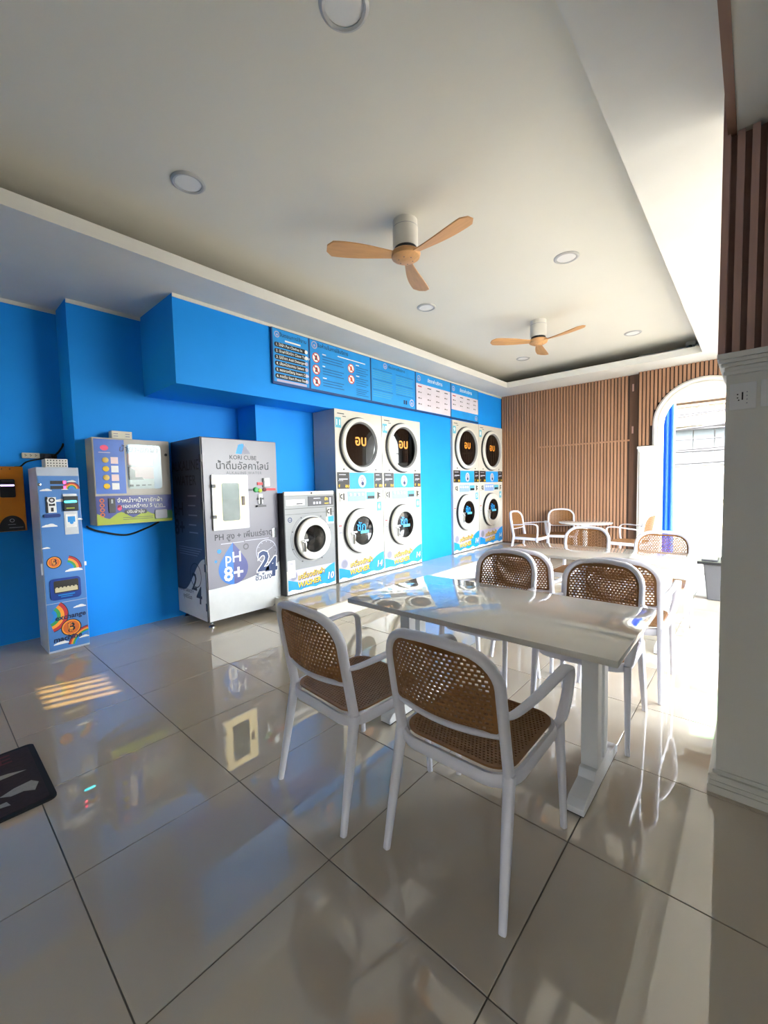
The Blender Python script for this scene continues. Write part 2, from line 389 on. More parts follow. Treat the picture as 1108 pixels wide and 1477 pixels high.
wf.box(XL, LX0, Y0-.12, Y0, 0, ZC); wf.box(LX1, 1.62, Y0-.12, Y0, 0, ZC); wf.box(LX0, LX1, Y0-.12, Y0, 0, LZ0); wf.box(LX0, LX1, Y0-.12, Y0, LZ1, ZC)
wfo = tag(wf.build('wall_front', white_paint), 'white wall behind the camera with a small unseen louvred vent added for a sun patch', 'wall', kind='structure')
lm = MB()
for i in range(5): lm.box(LX0+.05+i*.10, LX0+.085+i*.10, Y0-.09, Y0-.05, LZ0, LZ1)
lm.build('sun_patch_louvre', white_paint, wfo)
amber = glass_mat('sun_tint_glass', 'E6D3A0', 1.3)  # added pane that tints and dims the sun patch
m_ = MB(); m_.box(LX0, LX1, Y0-.035, Y0-.03, LZ0, LZ1); m_.build('sun_tint_pane', amber, wfo)
# wooden trim and lower ceiling over the doorway the picture is taken from
m_ = MB(); m_.box(-.117, -.088, Y0, 2.315, ZR, ZS)
tag(m_.build('trim_4', trim_wood), 'brown wooden board edging the dropped ceiling beside the column', 'trim', kind='structure')
m_ = MB(); m_.box(-.088, 1.8, Y0-.12, 2.8, ZR+.004, ZR+.09); m_.box(.05, 1.8, Y0-.12, 2.8, ZR+.09, ZC)
tag(m_.build('ceiling_canopy', ceil_paint), 'lower white ceiling beyond the wooden board at upper right', 'ceiling', kind='structure')
# the column
col = empty('column', (-.102, 2.32, 0), 'grey-white square column with moulded base and wooden slats above', 'column', kind='structure')
CX1, CY0, CY1 = 1.62, 2.32, 2.80
m_ = MB(); m_.box(-.102, CX1, CY0, CY1, .1, 1.86); m_.build('shaft', white_paint, col, bevel=.003)
m_ = MB()
for o_, z0, z1 in ((.010, 1.835, 1.852), (.006, 1.852, 1.868), (.017, 1.868, 1.884), (.025, 1.884, 1.900), (.031, 1.900, 1.924)): m_.box(-.102-o_, CX1, CY0-o_, CY1+o_, z0, z1)
m_.build('capital', white_paint, col, bevel=.003)
m_ = MB()
for o_, z0, z1 in ((.028, 0, .035), (.022, .035, .055), (.017, .055, .072), (.024, .072, .085), (.010, .085, .103)): m_.box(-.102-o_, CX1, CY0-o_, CY1+o_, z0, z1)
m_.build('base_moulding', white_paint, col, bevel=.003)
m_ = MB(); m_.box(-.105, CX1, CY0+.012, CY1, 1.924, ZS); m_.build('backing', mat('column_backing', '86675C', .6, noise=.15), col)
cs = MB(); cs.box(0, .024, -.022, .012, 0, 1); cs_mesh = cs.mesh('slat', wood_col, bevel=.0)
for i in range(37):
    o = inst('slat', cs_mesh, col, (-.131+.102+i*.0455, .0, 1.924), (1, 1, (ZR if i > 0 else ZS)-1.924))
for i in range(6):
    o = inst('slat', cs_mesh, col, (-.102+.102-.003, .06+i*.07, 1.924), (1, 1, ZS-1.924), (0, 0, R(-90)))
# outside ground
pave = mat('sunlit_pavement', '706C64', .8, noise=.08, scale=.8)
m_ = MB(); m_.box(-40, 60, -30, 60, -.3, -.13)
tag(m_.build('ground', pave), 'pale sunlit pavement outside the arch', 'ground', kind='structure')

# ================================================================== CHAIRS
def smooth_path(ctrl, n=6):                              # Catmull-Rom through control points
    P = [Vector(c) for c in ctrl]; P = [2*P[0]-P[1]] + P + [2*P[-1]-P[-2]]; out = []
    for i in range(1, len(P)-2):
        for k in range(n):
            t = k/n; a, b, c, d = P[i-1], P[i], P[i+1], P[i+2]
            out.append(.5*((2*b)+(c-a)*t+(2*a-5*b+4*c-d)*t*t+(3*b-a-3*c+d)*t**3))
    out.append(P[-2]); return out
def rb_outline(hw, z0, z1, rt, rb, inset, n=8):
    hw -= inset; z0 += inset; z1 -= inset; rt = max(.002, rt-inset); rb = max(.002, rb-inset); out = []
    for cx, cz, r, t in ((hw-rt, z1-rt, rt, 0), (-hw+rt, z1-rt, rt, 90), (-hw+rb, z0+rb, rb, 180), (hw-rb, z0+rb, rb, 270)):
        for i in range(n+1): a = R(t+90*i/n); out.append((cx+r*math.cos(a), cz+r*math.sin(a)))
    return out
def inside(pt, poly):
    x, y = pt; c = False; j = len(poly)-1
    for i in range(len(poly)):
        xi, yi = poly[i]; xj, yj = poly[j]
        if (yi > y) != (yj > y) and x < (xj-xi)*(y-yi)/(yj-yi)+xi: c = not c
        j = i
    return c
def perforated(hw, z0, z1, rt, rb, px, pz, hole, band, fmap, th):
    m = MB(); keep = rb_outline(hw, z0, z1, rt, rb, .0015)
    rows = int((z1-z0)/pz)+1; cols = int(2*hw/px)+2
    for r in range(rows):
        za = z0+r*pz; zb = za+pz; off = (r % 2)*px/2
        for c in range(cols):
            xa = -hw-px/2+c*px+off-px*.25; xb = xa+px
            if not all(inside(p, keep) for p in ((xa, za), (xb, za), (xb, zb), (xa, zb))): continue
            cx, cz = (xa+xb)/2, (za+zb)/2; hx, hz = px*hole*1.1/2, pz*hole*.92/2
            o = [(xa, za), (xb, za), (xb, zb), (xa, zb)]; h = [(cx-hx, cz-hz), (cx+hx, cz-hz), (cx+hx, cz+hz), (cx-hx, cz+hz)]
            vs = [fmap(a, b, th/2) for a, b in o+h]+[fmap(a, b, -th/2) for a, b in o+h]
            fs = []
            for i in range(4):
                j = (i+1) % 4
                fs += [(i, j, 4+j, 4+i), (8+j, 8+i, 12+i, 12+j), (4+i, 4+j, 12+j, 12+i)]
            m.add(vs, fs)
    A = rb_outline(hw, z0, z1, rt, rb, 0); B = rb_outline(hw, z0, z1, rt, rb, band); n = len(A)
    # resample B to follow A one to one
    t2 = th*.62; vs = []
    for d in (t2, -t2):
        vs += [fmap(a, b, d) for a, b in A] + [fmap(a, b, d) for a, b in B]
    fs = []
    for i in range(n):
        j = (i+1) % n
        fs += [(i, j, n+j, n+i), (2*n+j, 2*n+i, 3*n+i, 3*n+j), (i, 2*n+i, 2*n+j, j), (n+j, 3*n+j, 3*n+i, n+i)]
    m.add(vs, fs); return m
SEAT = .47; TOPZ = .905
def back_y(x, z):
    t = (z-.44)/(TOPZ-.44); return -.178-.082*t - .042*max(0, min(1, (z-.5)/.12))*(1-(x/.225)**2)
def make_chair():
    c = empty('armchair', (0, 0, 0))
    for sx in (-1, 1):
        m = MB(); m.tube([(sx*.246, .272, 0), (sx*.242, .262, .2), (sx*.236, .242, .452)], 0, n=12, flat=[(.0115, .0115), (.014, .014), (.018, .018)], power=3.2); m.build('leg', chair_w, c, smooth=40)
    for sx in (-1, 1):
        m = MB(); m.tube([(sx*.240, -.268, 0), (sx*.232, -.225, .22), (sx*.224, -.180, .46)], 0, n=12, flat=[(.0125, .0125), (.017, .017), (.02, .021)], power=3.2); m.build('leg', chair_w, c, smooth=40)
    # hoop of the back: posts and rounded top rail
    pts = []
    hw, rc = .222, .125
    for z in (.43, .5, .57, .64, .71, .77): pts.append((hw, z))
    for i in range(9): a = R(90*i/8); pts.append((hw-rc+rc*math.cos(a), TOPZ-.02-rc+rc*math.sin(a)))
    pts += [(x, TOPZ-.02+.008*(1-(x/.1)**2)) for x in (.06, .02)]
    full = pts + [(-x, z) for x, z in reversed(pts)]
    m = MB(); m.tube([(x, back_y(x, z), z) for x, z in full], 0, n=12, flat=(.016, .021), ref=(0, 1, 0), power=2.6); m.build('back_frame', chair_w, c, smooth=50)
    m = MB(); m.tube([(x, back_y(x, .598), .598-.012*(1-(x/.22)**2)) for x in [(-.222+.444*i/12) for i in range(13)]], 0, n=8, flat=(.011, .011), ref=(0, 1, 0)); m.build('back_rail', chair_w, c, smooth=50)
    m = perforated(.212, .600, TOPZ-.033, .112, .03, .0205, .0160, .58, .018, lambda a, b, d: (a, back_y(a, b)+d, b-.012*(1-(a/.22)**2)*max(0, 1-(b-.6)/.1)), .006)
    m.build('backrest', cane, c)
    # seat frame: closed ring
    ring = []
    for x, y in rb_outline(.236, -.200, .262, .10, .09, 0, n=6): ring.append((x, y, .436-.03*max(0, (-y-.05))/.15*(1-(x/.236)**2)*.5))
    m = MB(); m.tube(ring, 0, n=10, closed=True, flat=(.013, .024), ref=(0, 0, 1), power=3); m.build('seat_frame', chair_w, c, smooth=50)
    m = perforated(.222, -.192, .255, .075, .085, .0150, .0145, .50, .016, lambda a, b, d: (a, b, .463-.012*(1-(a/.222)**2)*(1-((b-.03)/.22)**2)+d), .006)
    m.build('seat', cane, c)
    for sx in (-1, 1):
        cp = [(sx*.222, back_y(.222, .672)+.004, .665), (sx*.243, -.17, .668), (sx*.262, -.05, .680), (sx*.272, .10, .694), (sx*.272, .21, .694), (sx*.268, .262, .668), (sx*.262, .268, .60), (sx*.254, .262, .53), (sx*.240, .245, .463), (sx*.225, .20, .44)]
        path = smooth_path(cp, 5); nn = len(path)
        # band: wide sideways on top, turning with the bend
        m = MB(); vs = []; fs = []; ns = 10
        for i, p in enumerate(path):
            a = path[max(0, i-1)]; b = path[min(nn-1, i+1)]; t = (b-a).normalized()
            side = Vector((1, 0, 0)); side = (side-t*side.dot(t)).normalized(); nor = side.cross(t)
            f = i/(nn-1); wd = .011+.011*min(1, f*3) if f < .5 else .022; wd = wd if f < .88 else .018; th = .009
            for k in range(ns):
                an = 2*math.pi*k/ns; cc, ss = math.cos(an), math.sin(an); cc = math.copysign(abs(cc)**.7, cc); ss = math.copysign(abs(ss)**.7, ss)
                vs.append(p+side*wd*cc+nor*th*ss)
        for i in range(nn-1):
            for k in range(ns): fs.append((i*ns+k, i*ns+(k+1) % ns, (i+1)*ns+(k+1) % ns, (i+1)*ns+k))
        fs += [tuple(range(ns-1, -1, -1)), tuple((nn-1)*ns+k for k in range(ns))]
        m.add(vs, fs); m.build('armrest', chair_w, c, smooth=50)
    return c
CH = [(-.795, 1.405, 0, 'white armchair with brown cane back and armrests, nearest to the camera', 'chairs at the near table'),
      (-1.425, 1.350, -4, 'white armchair with brown cane back at the near table, standing left of the nearest chair', 'chairs at the near table'),
      (-.705, 2.610, 181, 'armchair across the near table at its column end, brown cane back facing us', 'chairs at the near table'),
      (-1.375, 2.645, 179, 'armchair across the near table at its washer end, brown cane back facing us', 'chairs at the near table'),
      (-.655, 3.285, 1, 'armchair back to back with the column-end chair, tucked toward the second table', 'chairs at the second table'),
      (-1.33, 3.31, 0, 'armchair back to back with the washer-end chair, tucked toward the second table', 'chairs at the second table'),
      (-1.385, 4.700, 180, 'armchair behind the second table in front of the slatted wall and round table', 'chairs at the second table'),
      (-.655, 4.56, 181, 'armchair behind the second table with the blue curtain seen through its cane back', 'chairs at the second table'),
      (-3.0, 7.27, -92, 'armchair seen from the side, left of the round table and nearest the washers', 'chairs at the round table'),
      (-2.66, 7.92, 200, 'armchair with a tan cane back standing against the slatted wall behind the round table', 'chairs at the round table'),
      (-1.42, 7.40, 82, 'armchair seen from the side, right of the round table beside the white pilaster', 'chairs at the round table')]
proto = make_chair()
for i, (x, y, a, lab, grp) in enumerate(CH):
    c = proto if i == 0 else copy_tree(proto)
    c.location = (x, y, 0); c.rotation_euler = (0, 0, R(a)); tag(c, lab, 'chair', grp)

# ================================================================== TABLES
def dining_table(x0, x1, y0, y1, label):
    xc, yc = (x0+x1)/2, (y0+y1)/2
    t = empty('dining_table', (xc, yc, 0), label, 'table', 'long white tables')
    m = MB(); m.box(x0, x1, y0, y1, .712, .74); m.build('tabletop', table_w, t, bevel=.004, segs=2, smooth=40)
    m = MB(); m.box(x0+.28, x1-.28, yc-.03, yc+.03, .68, .712); m.build('apron', table_leg, t)
    for lx in (x0+.20, x1-.175):
        f = MB(); pr = [(-.285, .0), (.285, .0), (.285, .028), (.255, .052), (.13, .066), (.11, .10), (-.11, .10), (-.13, .066), (-.255, .052), (-.285, .028)]
        f.prism(pr, lambda a, b, d: (lx+d, yc-.03+a, b+.006), -.036, .036); ft = f.build('foot', table_leg, t, bevel=.003)
        g_ = MB(); g_.box(lx-.034, lx+.034, yc-.03-.28, yc-.03+.28, 0, .006); g_.build('rubber_pad', rubber, ft)
        for yy in (-.085, .022):
            p = MB(); p.box(lx-.036, lx+.036, yc-.03+yy, yc-.03+yy+.062, .105, .712); p.build('post', table_leg, t, bevel=.004)
        h = MB(); h.box(lx-.03, lx+.03, yc-.24, yc+.24, .688, .712); h.build('top_bracket', table_leg, t, bevel=.003)
    return t
dining_table(-1.80, -.36, 1.68, 2.49, 'long white glossy table nearest the camera with four chairs')
dining_table(-1.90, -.37, 3.84, 4.58, 'second long white glossy table behind the near one')
rt = empty('round_table', (-2.1, 7.40, 0), 'small round white table by the slatted back wall', 'table')
m = MB(); m.lathe([(0, .712), (.39, .712), (.405, .716), (.41, .726), (.405, .737), (.39, .742), (0, .742)], lambda a, b, d: (-2.1+a, 7.40+b, d), 48); m.build('tabletop', table_w, rt, smooth=40)
m = MB(); m.lathe([(0, .03), (.036, .03), (.036, .66), (.12, .705), (.12, .712), (0, .712)], lambda a, b, d: (-2.1+a, 7.40+b, d), 24); m.build('pedestal', table_leg, rt, smooth=40)
m = MB(); m.lathe([(0, 0), (.23, 0), (.23, .015), (.05, .035), (0, .035)], lambda a, b, d: (-2.1+a, 7.40+b, d), 36); m.build('base', table_leg, rt, smooth=40)

# ================================================================== CEILING FANS, LIGHTS, CAMERA
def blade_mesh():
    m = MB(); n = 14; vs = []; fs = []
    for i in range(n+1):
        t = i/n; x = .05+.57*t
        w_ = .030+.048*math.sin(min(1, t*1.25)*math.pi/2)**1.5
        if t > .9: w_ *= math.sqrt(max(.05, 1-((t-.9)/.1)**2*.85))
        tw = R(14)*(1-.35*t); cz = .022-.004*math.sin(t*math.pi)
        sh = .012*math.sin(t*math.pi)
        for sgn, th in ((-1, 1), (1, 1), (1, -1), (-1, -1)):
            y = sgn*w_; vs.append((x, sh+y*math.cos(tw), cz+y*math.sin(tw)+th*.005))
    for i in range(n):
        for k in range(4): fs.append((i*4+k, i*4+(k+1) % 4, (i+1)*4+(k+1) % 4, (i+1)*4+k))
    fs += [(3, 2, 1, 0), tuple(n*4+k for k in range(4))]
    m.add(vs, fs); return m
bl_mesh = blade_mesh().mesh('blade', fan_wood, smooth=50)
def fan(x, y, ang, label):
    f = empty('ceiling_fan', (x, y, ZC), label, 'ceiling fan', 'two ceiling fans')
    P = lambda a, b, d: (x+a, y+b, ZC+d)
    m = MB(); m.lathe([(0, 0), (.096, 0), (.096, -.055), (.099, -.058), (.099, -.19), (.09, -.205), (0, -.205)], P, 36); h = m.build('motor_housing', white_paint, f, smooth=35)
    m = MB(); m.lathe([(.097, -.053), (.0975, -.055), (.0975, -.058), (.097, -.060)], P, 36); m.build('seam', ink_grey, h)
    m = MB(); m.lathe([(0, -.205), (.088, -.205), (.088, -.232), (0, -.232)], P, 32); m.build('collar', black, f, smooth=35)
    m = MB(); m.lathe([(0, -.235), (.11, -.237), (.118, -.25), (.11, -.275), (.075, -.295), (0, -.300)], P, 36); hub = m.build('hub', fan_wood, f, smooth=40)
    m = MB()
    for k in range(6): a = R(60*k+ang); m.lathe([(0, -.301), (.008, -.300), (.008, -.29)], lambda u, v, d, a=a: (x+.055*math.cos(a)+u, y+.055*math.sin(a)+v, ZC+d+.004), 8)
    tag(m.build('screws', ink_darkgrey, hub), kind='stuff')
    for k in range(3): inst('blade', bl_mesh, f, (0, 0, -.283), rot=(0, 0, R(ang+120*k)))
fan(-2.11, 2.70, -6, 'white ceiling fan with three tan wooden blades, nearer of the two')
fan(-2.13, 5.46, -15, 'white ceiling fan with three tan wooden blades, farther of the two')
lens = mat('frosted_lens', 'E9E9E6', .4, noise=.01); lring = mat('light_ring_grey', 'B9B9B7', .4, metal=.3)
def downlight(x, y, label):
    d_ = empty('ceiling_light', (x, y, ZC), label, 'ceiling light', 'recessed ceiling lights'); P = lambda a, b, d: (x+a, y+b, ZC+d)
    m = MB(); m.lathe([(.082, -.002), (.082, -.010), (.095, -.013), (.108, -.006), (.110, .0)], P, 40); m.build('ring', lring, d_, smooth=40)
    m = MB(); m.lathe([(0, -.008), (.05, -.007), (.083, -.005)], P, 40); m.build('lens', lens, d_, smooth=40)
for x, y, lab in ((-1.375, 1.36, 'round recessed ceiling light cut by the top edge of the picture'), (-2.91, 1.36, 'round recessed ceiling light at upper left, near the blue wall side'),
                  (-1.355, 4.14, 'round recessed ceiling light right of and beyond the nearer fan'), (-2.92, 4.11, 'round recessed ceiling light just below the nearer fan'),
                  (-1.335, 6.85, 'small round ceiling light right of the farther fan'), (-2.94, 6.88, 'small round ceiling light below the farther fan, deep at the back')):
    downlight(x, y, lab)
cc = empty('security_camera', (-.775, 7.93, ZC), 'small white dome camera on the ceiling above the arch corner', 'camera'); P = lambda a, b, d: (-.775+a, 7.93+b, ZC+d)
m = MB(); m.lathe([(0, 0), (.062, 0), (.066, -.02), (.06, -.055), (.045, -.06)], P, 28); m.build('housing', white_paint, cc, smooth=40)
m = MB(); m.lathe([(.052, -.055), (.05, -.085), (.036, -.11), (0, -.122)], P, 28); m.build('dome', ring_g, cc, smooth=60)
m = MB(); m.lathe([(0, .03), (.024, .03), (.026, .0), (.0, .0)], lambda a, b, d: (-.775+a, 7.93-.045-d, ZC-.085+b), 16); m.build('lens', black, cc, smooth=40)

# ================================================================== WASHERS AND DRYERS
def wave_pts(a0, a1, b0, b1, lo, seed):                   # blue splash: wavy top, ragged foam bottom
    rr = random.Random(seed); n = 16; top = []; bot = []
    for i in range(n+1):
        t = i/n; a = a0+(a1-a0)*t
        top.append((a, b0+(b1-b0)*(.50+.14*math.cos(t*6.5+.6)+(.42*max(0, t-.62)/.38)**1.0)))
        bot.append((a, b0+(b1-b0)*(lo+.05*rr.random()+.04*math.sin(t*20))))
    return bot+list(reversed(top))
def wash_strip(F, root, W, b0, b1, num, seed, small=1.):
    H = b1-b0
    m = MB(); F.rect(m, .012, W-.012, b0, b1, .002); st_ = m.build('splash_sticker', ink_lav, root)
    m = MB(); F.rect(m, .012, W-.012, b0, b0+H*.2, .0025); m.build('print_foam', ink_white, st_)
    m = MB(); F.flat(m, wave_pts(.012, W-.012, b0, b1, .10, seed), .003); m.build('print_wave', ink_sky, st_)
    m = MB(); F.disc(m, W*.12, b1-H*.24, H*.17, .0035); F.ring(m, W*.12, b1-H*.24, H*.18, H*.2, .0035); m.build('print_badge', ink_grey, st_)
    for mm, dx, dz, d, nm in ((ink_navy, .005, -.006, .004, 'print_shadow'), (ink_yellow, 0, 0, .005, 'print_lettering')):
        m = MB()
        F.text(m, 'เครื่องซักผ้า', W*.47+dx, b0+H*.70+dz, H*.32, d, .045 if mm is ink_navy else .016, .15, slope=.06)
        F.text(m, 'WASHER', W*.43+dx, b0+H*.35+dz, H*.32, d, .055 if mm is ink_navy else .026, .1, slope=.06)
        m.build(nm, mm, st_)
    m = MB(); F.text(m, num, W*.87+.004, b0+H*.44-.004, H*.42, .004, .06, .2); m.build('print_shadow', ink_navy, st_)
    m = MB(); F.text(m, num, W*.87, b0+H*.44, H*.42, .005, .02, .2); m.build('print_number', ink_white, st_)
def coin_unit(F, root, a, b, s=1., flip=1):
    m = MB(); F.rbox(m, a-.036*s, a+.036*s, b-.055*s, b+.055*s, 0, .012, .006); c = m.build('coin_slot', cab_white, root)
    m = MB(); F.ring(m, a-.006*flip, b+.008, .014*s, .030*s, .0135, 20, 60, 300); m.build('slot_mark', ink_black, c)
    m = MB(); F.box(m, a+.018*flip*s, a+.034*flip*s, b-.04*s, b+.045*s, .012, .018); m.build('slot_shield', black, c)
def round_door(F, root, a, b, r, kind):
    if kind == 'dryer':
        m = MB(); F.lathe(m, a, b, [(r+.012, 0), (r+.012, .022), (r, .03), (r-.01, .012)], 56); dr = m.build('door_seal', black, root, smooth=40)
        m = MB(); F.lathe(m, a, b, [(r, .0), (r, .05), (r-.012, .062), (r-.05, .062), (r-.062, .04), (r-.064, .0)], 56); d2 = m.build('dryer_door', ring_w, root, smooth=35)
        m = MB(); F.lathe(m, a, b, [(r-.050, .063), (r-.064, .045), (r-.075, .025), (r-.08, .0)], 56); m.build('inner_ring', ring_g, d2, smooth=35)
        m = MB(); F.lathe(m, a, b, [(r-.078, .030), (r*.6, .008), (0, .004)], 48); m.build('drum', drum, d2, smooth=40)
        m = MB(); F.lathe(m, a, b, [(r-.07, .034), (0, .034)], 48); m.build('glass', glass_dark, d2)
        m = MB(); F.text(m, 'อบ', a, b+.05, .19, .036, .02); m.build('glass_lettering', ink_orange, d2)
    else:
        m = MB(); F.lathe(m, a, b, [(r+.022, .0), (r+.022, .006), (r+.012, .008), (r+.012, .0)], 56); m.build('door_groove', cab_grey, root, smooth=40)
        m = MB(); F.lathe(m, a, b, [(r+.004, 0), (r+.004, .035), (r-.004, .045), (r-.01, .03)], 56); m.build('door_seal', black, root, smooth=40)
        m = MB(); F.lathe(m, a, b, [(r, .02), (r-.002, .066), (r-.014, .078), (r*.66, .072), (r*.63, .05), (r*.63, .0)], 56); d2 = m.build('washer_door', ring_w, root, smooth=35)
        m = MB(); F.lathe(m, a, b, [(r*.64, .070), (r*.60, .05), (r*.56, .02), (r*.40, .008), (0, .004)], 48); m.build('drum', drum, d2, smooth=40)
        m = MB(); F.lathe(m, a-r*.12, b+.0, [(r*.30, .012), (r*.26, .03), (r*.1, .045), (0, .048)], 32); m.build('glass_bowl', drum_steel, d2, smooth=50)
        m = MB(); F.lathe(m, a, b, [(r*.63, .056), (0, .062)], 48); m.build('glass', glass_dark, d2)
        m = MB(); m.tube([F.pt(a-r*.78, b-.01, .07), F.pt(a-r*.78, b-.01, .105), F.pt(a-r*.72, b-r*.1, .112), F.pt(a-r*.70, b-r*.52, .10)], 0, n=10, flat=[(.016, .016), (.018, .018), (.02, .014), (.016, .010)]); m.build('handle', chrome, d2, smooth=50)
        m = MB(); F.box(m, a-r*.80, a-r*.45, b-.016, b+.008, .072, .09); m.build('latch', steel, d2, bevel=.004)
def stacked_unit(y0, W, H, split, panel, strip, dr, dz, wr_, wz, dnum, wnum, label):
    root = empty('stacked_washer_dryer', (-3.96, y0+W/2, PLAT), label, 'washing machine', 'stacked washer and dryer units')
    F = Face((-3.96, y0, 0), **X_FACE); g_ = .004
    m = MB(); m.prism([(-4.38, PLAT), (-3.962, PLAT), (-3.962, H), (-3.997, H), (-3.997, 2.386), (-4.38, 2.386)], lambda a, b, d: (a, d, b), y0+g_, y0+W-g_); m.build('body', cab_grey, root)
    m = MB(); F.box(m, g_, W-g_, panel[1]+.002, H, -.002, .0); m.build('dryer_front', cab_white, root, bevel=.003)
    m = MB(); F.box(m, g_, W-g_, PLAT+.012, split-.006, -.002, .0); m.build('washer_front', cab_white, root, bevel=.003)
    m = MB(); F.box(m, g_, W-g_, PLAT, PLAT+.010, -.002, -.001); m.build('kick_gap', black, root)
    # control band between the two
    b0, b1 = panel
    m = MB(); F.box(m, g_, W-g_, split-.006, b1, -.002, .001); band = m.build('control_band', cab_white, root)
    for a0, a1 in ((.02, W*.26), (W*.80, W-.012)):
        m = MB(); F.box(m, a0, a1, b0+.01, b1-.004, .001, .004); p = m.build('meter_panel', black, band)
        m = MB(); F.rect(m, a0+.03, a1-.06, b1-.04, b1-.03, .0045); F.rect(m, a0+.03, a1-.03, b1-.10, b1-.085, .0045)
        for q in range(3): F.rect(m, a0+.02+q*.03, a0+.04+q*.03, b1-.115, b1-.107, .0045)
        m.build('print_text', ink_dimwhite, p)
        m = MB(); F.text(m, '฿', a0+.035, b0+.045, .05, .0045, .02); F.text(m, 'อบ', a1-.04, b0+.045, .06, .0045, .02); m.build('print_mark', ink_yellow, p)
    m = MB(); F.box(m, W*.27, W*.79, b0+.005, b1-.008, .001, .004); p = m.build('banner', ink_sky, band)
    m = MB(); F.disc(m, W*.53, b0+.105, .075, .0045, ry=.085); m.build('print_badge', ink_dimwhite, p)
    m = MB(); F.disc(m, W*.535, b0+.075, .026, .005); F.ring(m, W*.53, b0+.13, .02, .026, .005, 16); m.build('print_mark', ink_navy, p)
    # washer controls
    c1 = split-.012; c0 = c1-.135
    m = MB(); F.rbox(m, W*.22, W*.60, c0, c1, 0, .004, .01); p = m.build('control_panel', mat('panel_blue', '8DA9DE', .4), root)
    for q in range(4):
        m = MB(); F.lathe(m, W*(.27+.085*q), c1-.045, [(.02, .004), (.018, .016), (0, .018)], 14); m.build('button', ink_white, p, smooth=40)
    m = MB(); F.box(m, W*.62, W*.80, c0+.02, c1-.015, 0, .006); p = m.build('display', ink_teal, root)
    m = MB(); F.rect(m, W*.635, W*.79, c0+.025, c0+.065, .0065); m.build('screen', black, p)
    coin_unit(F, root, W*.10, c0+.065, 1.05); coin_unit(F, root, W*.90, c0+.065, 1.05, -1)
    # number stickers
    for a, b, s in ((.065, H-.17, dnum), (W*.90, c0-.085, wnum)):
        m = MB(); F.rect(m, a-.048, a+.048, b-.065, b+.065, .001); p = m.build('number_sticker', ink_teal, root)
        m = MB(); F.text(m, s, a, b, .10, .002, .015); m.build('print_number', ink_white, p)
    m = MB(); F.rect(m, .05, .17, H-.06, H-.048, .002); F.rect(m, .14, .20, H-.09, H-.08, .002); m.build('print_text', ink_darkgrey, root)
    for a in (W*.16, W*.84):
        m = MB(); F.lathe(m, a, b1+.035, [(.012, 0), (.012, .006), (0, .008)], 12); m.build('lock', black, root)
    round_door(F, root, W*.485, dz, dr, 'dryer'); round_door(F, root, W*.455, wz, wr_, 'washer')
    m = MB(); F.text(m, 'ซัก', W*.455-.035, wz+.05, .15, .072, .015); m.build('glass_lettering', ink_sky, root)
    m = MB(); F.rect(m, W*.39, W*.57, wz-.035, wz+.005, .071); m.build('glass_sticker', ink_teal, root)
    for q in (0, 1):
        m = MB(); F.rect(m, W*.03, W*.09, wz+.08-q*.09, wz+.095-q*.09, .001); m.build('print_notice', ink_red if q == 0 else ink_grey, root)
    wash_strip(F, root, W, PLAT+.012, strip, '14', int(y0*100))
    return root
stacked_unit(3.555, .888, 2.39, 1.357, (1.37, 1.597), .474, .350, 1.955, .295, .818, '11', '6', 'stacked washer and dryer with sticker 11, beside the single grey washer')
stacked_unit(4.445, .905, 2.392, 1.357, (1.37, 1.597), .474, .355, 1.965, .300, .825, '10', '8', 'stacked washer and dryer with sticker 10, left of the bare blue wall panel')
stacked_unit(6.290, .930, 2.535, 1.412, (1.43, 1.66), .51, .375, 2.06, .325, .895, '9', '5', 'stacked washer and dryer just right of the bare blue wall panel')
stacked_unit(7.222, .985, 2.54, 1.412, (1.43, 1.66), .51, .380, 2.06, .325, .895, '8', '4', 'stacked washer and dryer at the far end, against the wooden slats')
